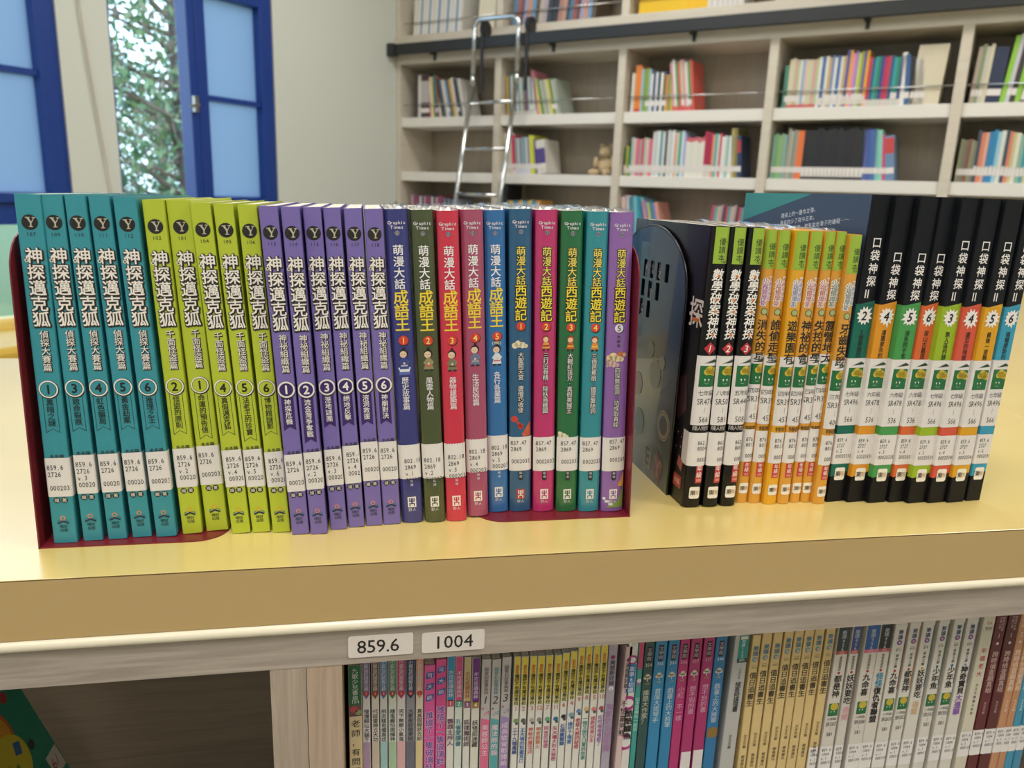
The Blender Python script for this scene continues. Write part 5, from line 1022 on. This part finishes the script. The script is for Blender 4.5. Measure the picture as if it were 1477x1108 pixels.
for i, t1, no, sc, grn in ZZ:
    def ik(p, c, w, r, yf, h, t1=t1, no=no, sc=sc, grn=grn):
        sidecol(p, w, sc)
        p.vert('樂讀', c, [.0080, .0125], .0040, '3E4A78', off=.03); p.disc(c, .0172, .0023, '7A5A98', 1, 12); p.disc(c, .0172, .0010, 'D8A0A0', 2, 8); p.rect(c - .0018, c + .0018, .0220, .0222, '5A5450', 1, 1); p.hor(no, c, .0238, .0018, '4A4446', 1, adv=.8, center=True)
        p.vert('奇想三國', c, .0290, .0026, '3A3432', pitch=.0032); p.disc(c, .0425, .0012, ('A83038', 'A83038', 'D8A040', '2C6A98', '2C6A98', '8A8A98')[i - 53], 1, 9)
        if len(t1) == 7: p.vert(t1[:4], c, .0470, .0062, '1E1C1E', pitch=.0066, off=.05); p.vert(t1[4:], c, .0734, .0062, '8A5AA8', pitch=.0066, off=.05)
        else: p.vert(t1, c, .0470, .0062, '1E1C1E', pitch=.0066, off=.04)
        if grn:
            v0 = .0680; p.rect(c - .0042, c + .0042, v0, v0 + .0112, '1F6B3C', 2, 3); p.disc(c + .0004, v0 + .003, .0032, 'C2AA3A', 3, 12)
            for sx in (-.0016, .001): p.disc(c + sx, v0 + .0075, .0005, 'E0E4DA', 4, 6)
            p.hor('八年級', c, v0 + .0145, .0028, '4A4446', 1, adv=.98, center=True); p.hor('SR503', c, v0 + .0190, .0034, '3A3638', 1, -.004, adv=.56, center=True, sx=.8); p.rect(c - .0001, c + .0001, v0 + .0222, v0 + .0250, '3A3638', 1, 1); p.hor('581', c, v0 + .0285, .0034, '3A3638', 1, -.004, adv=.56, center=True, sx=.8)
        elif len(t1) == 4: p.vert('通關', c, .0760, .0060, 'D8B078', pitch=.0066)
    low(i, 'D6D0C6', 'white book with small printed number %s, %s of six toward the right end' % (no, nth(i - 53)), 'six white books with round emblem below', ik)
def ik(p, c, w, r, yf, h): p.hor('花園', c, .0070, .0026, 'B86A6A', 1, adv=1, center=True); p.hor('999', c, .0120, .0030, '6A6460', 1, adv=.7, center=True); p.vert('半個老大', c, .0320, .0048, 'C04A48', pitch=.0072, off=.02); p.vert('文王文華圖王秋香', c, .0640, .0026, '5A5048', pitch=.0038)
low(59, 'CFC8B4', 'pale cream book with four red characters before the maroon pair', 'books on the shelf below', ik)
for i, col, tc_, n, lb in ((60, '5E1E24', 'C8A8A0', '1', 'maroon book, left one of the pair'), (61, '561C20', 'C8A8A0', '1', 'maroon book, right one of the pair'), (62, 'C08A66', 'E8D0B8', '2', 'tan book, left of the pair right of the maroon books'), (63, 'BE8660', 'E8D0B8', '2', 'tan book, right of the pair, before the blue ones'), (64, '3C8EAC', 'C8DCE4', '3', 'blue book, left of the two at the right edge'), (65, '3A86A6', 'C8DCE4', '3', 'blue book at the far right edge below')):
    def ik(p, c, w, r, yf, h, tc_=tc_, n=n):
        p.vert('可能小學', c - .001, .0040, .0024, tc_, pitch=.0028); p.vert('愛地球任務', c + .0016, .0040, .0022, tc_, pitch=.0026); p.ch(n, c, .0200, .0040, tc_, 1); p.disc(c, .0270, .0013, 'D8CCC0', 1, 8)
        p.vert('跨時偵查願真相', c, .0370, .0054, tc_, pitch=.0056, L=1, off=.02); p.vert('文王文華', c, .0830, .0024, tc_, pitch=.0030)
    low(i, col, lb, 'coloured books at the right end below', ik)
for o in [o for o in COL.objects if o.type == 'EMPTY' and o.name.startswith('book') and o.name in root_w]:
    w, h, d, yf, us = root_w[o.name]
    if o.location.z < .5 and o.location.x > .345:
        call_label(o, w, h, yf, .1085, .1330, ('859.6', '1004', 'v.1', '0001396'), us=.0005, vs=.1120, side=.002, size=.0026, pitch=.0040)

# green picture book leaning in the left compartment
gb = empty('picture_book', T(-.2450, .462, SZ + .003) @ Matrix.Rotation(R(-20.4), 4, 'Y')); tag(gb, 'green picture book with round yellow badge leaning in the dark left compartment', 'book')
q = MB(); gm = mat('1E8A72', .35, .3, name='green_cover'); q.box((0, 0, 0), (.0022, .19, .262), gm); q.box((.0118, 0, 0), (.014, .19, .262), gm); q.box((0, -.001, 0), (.014, .0015, .262), gm); q.build('cover', gb)
q = MB(); q.box((.0022, .0015, .003), (.0118, .186, .259), M_PAGE); q.build('pages', gb)
s2 = Print(.19, .262, lambda u: 0, u0=.001, u1=.189, rough=.35, coat=.3); s2.pt = lambda u, v, L: (.0141 + .0002 + .00006 * L, u, .262 - v)
s2.disc(.122, .074, .033, 'C8602A', 0, 36); s2.disc(.122, .074, .030, 'D89A30', 1, 36); s2.disc(.134, .099, .025, 'D2C23A', 2, 36)
s2.vert('書推薦', .118, .0600, .0080, '2A2420', pitch=.009, L=3); s2.ch('讀', .126, .100, .009, 'B8602A', 4); s2.ch('夢', .136, .106, .008, '5A7A2A', 4); s2.poly([(.146, .086), (.154, .090), (.150, .100), (.142, .096)], '3A6AA8', 4)
s2.rect(.1690, .1885, .124, .146, 'D8D4C8', 2, 2); s2.hor('6/', .1750, .135, .010, 'B03A30', 4); s2.disc(.1640, .103, .0045, '1E3A34', 1, 14); s2.disc(.1650, .0535, .005, 'A83A3C', 1, 12)
s2.build('cover_print', gb)

# loose book row seen between: tidy up
bpy.data.scenes.remove(GS)
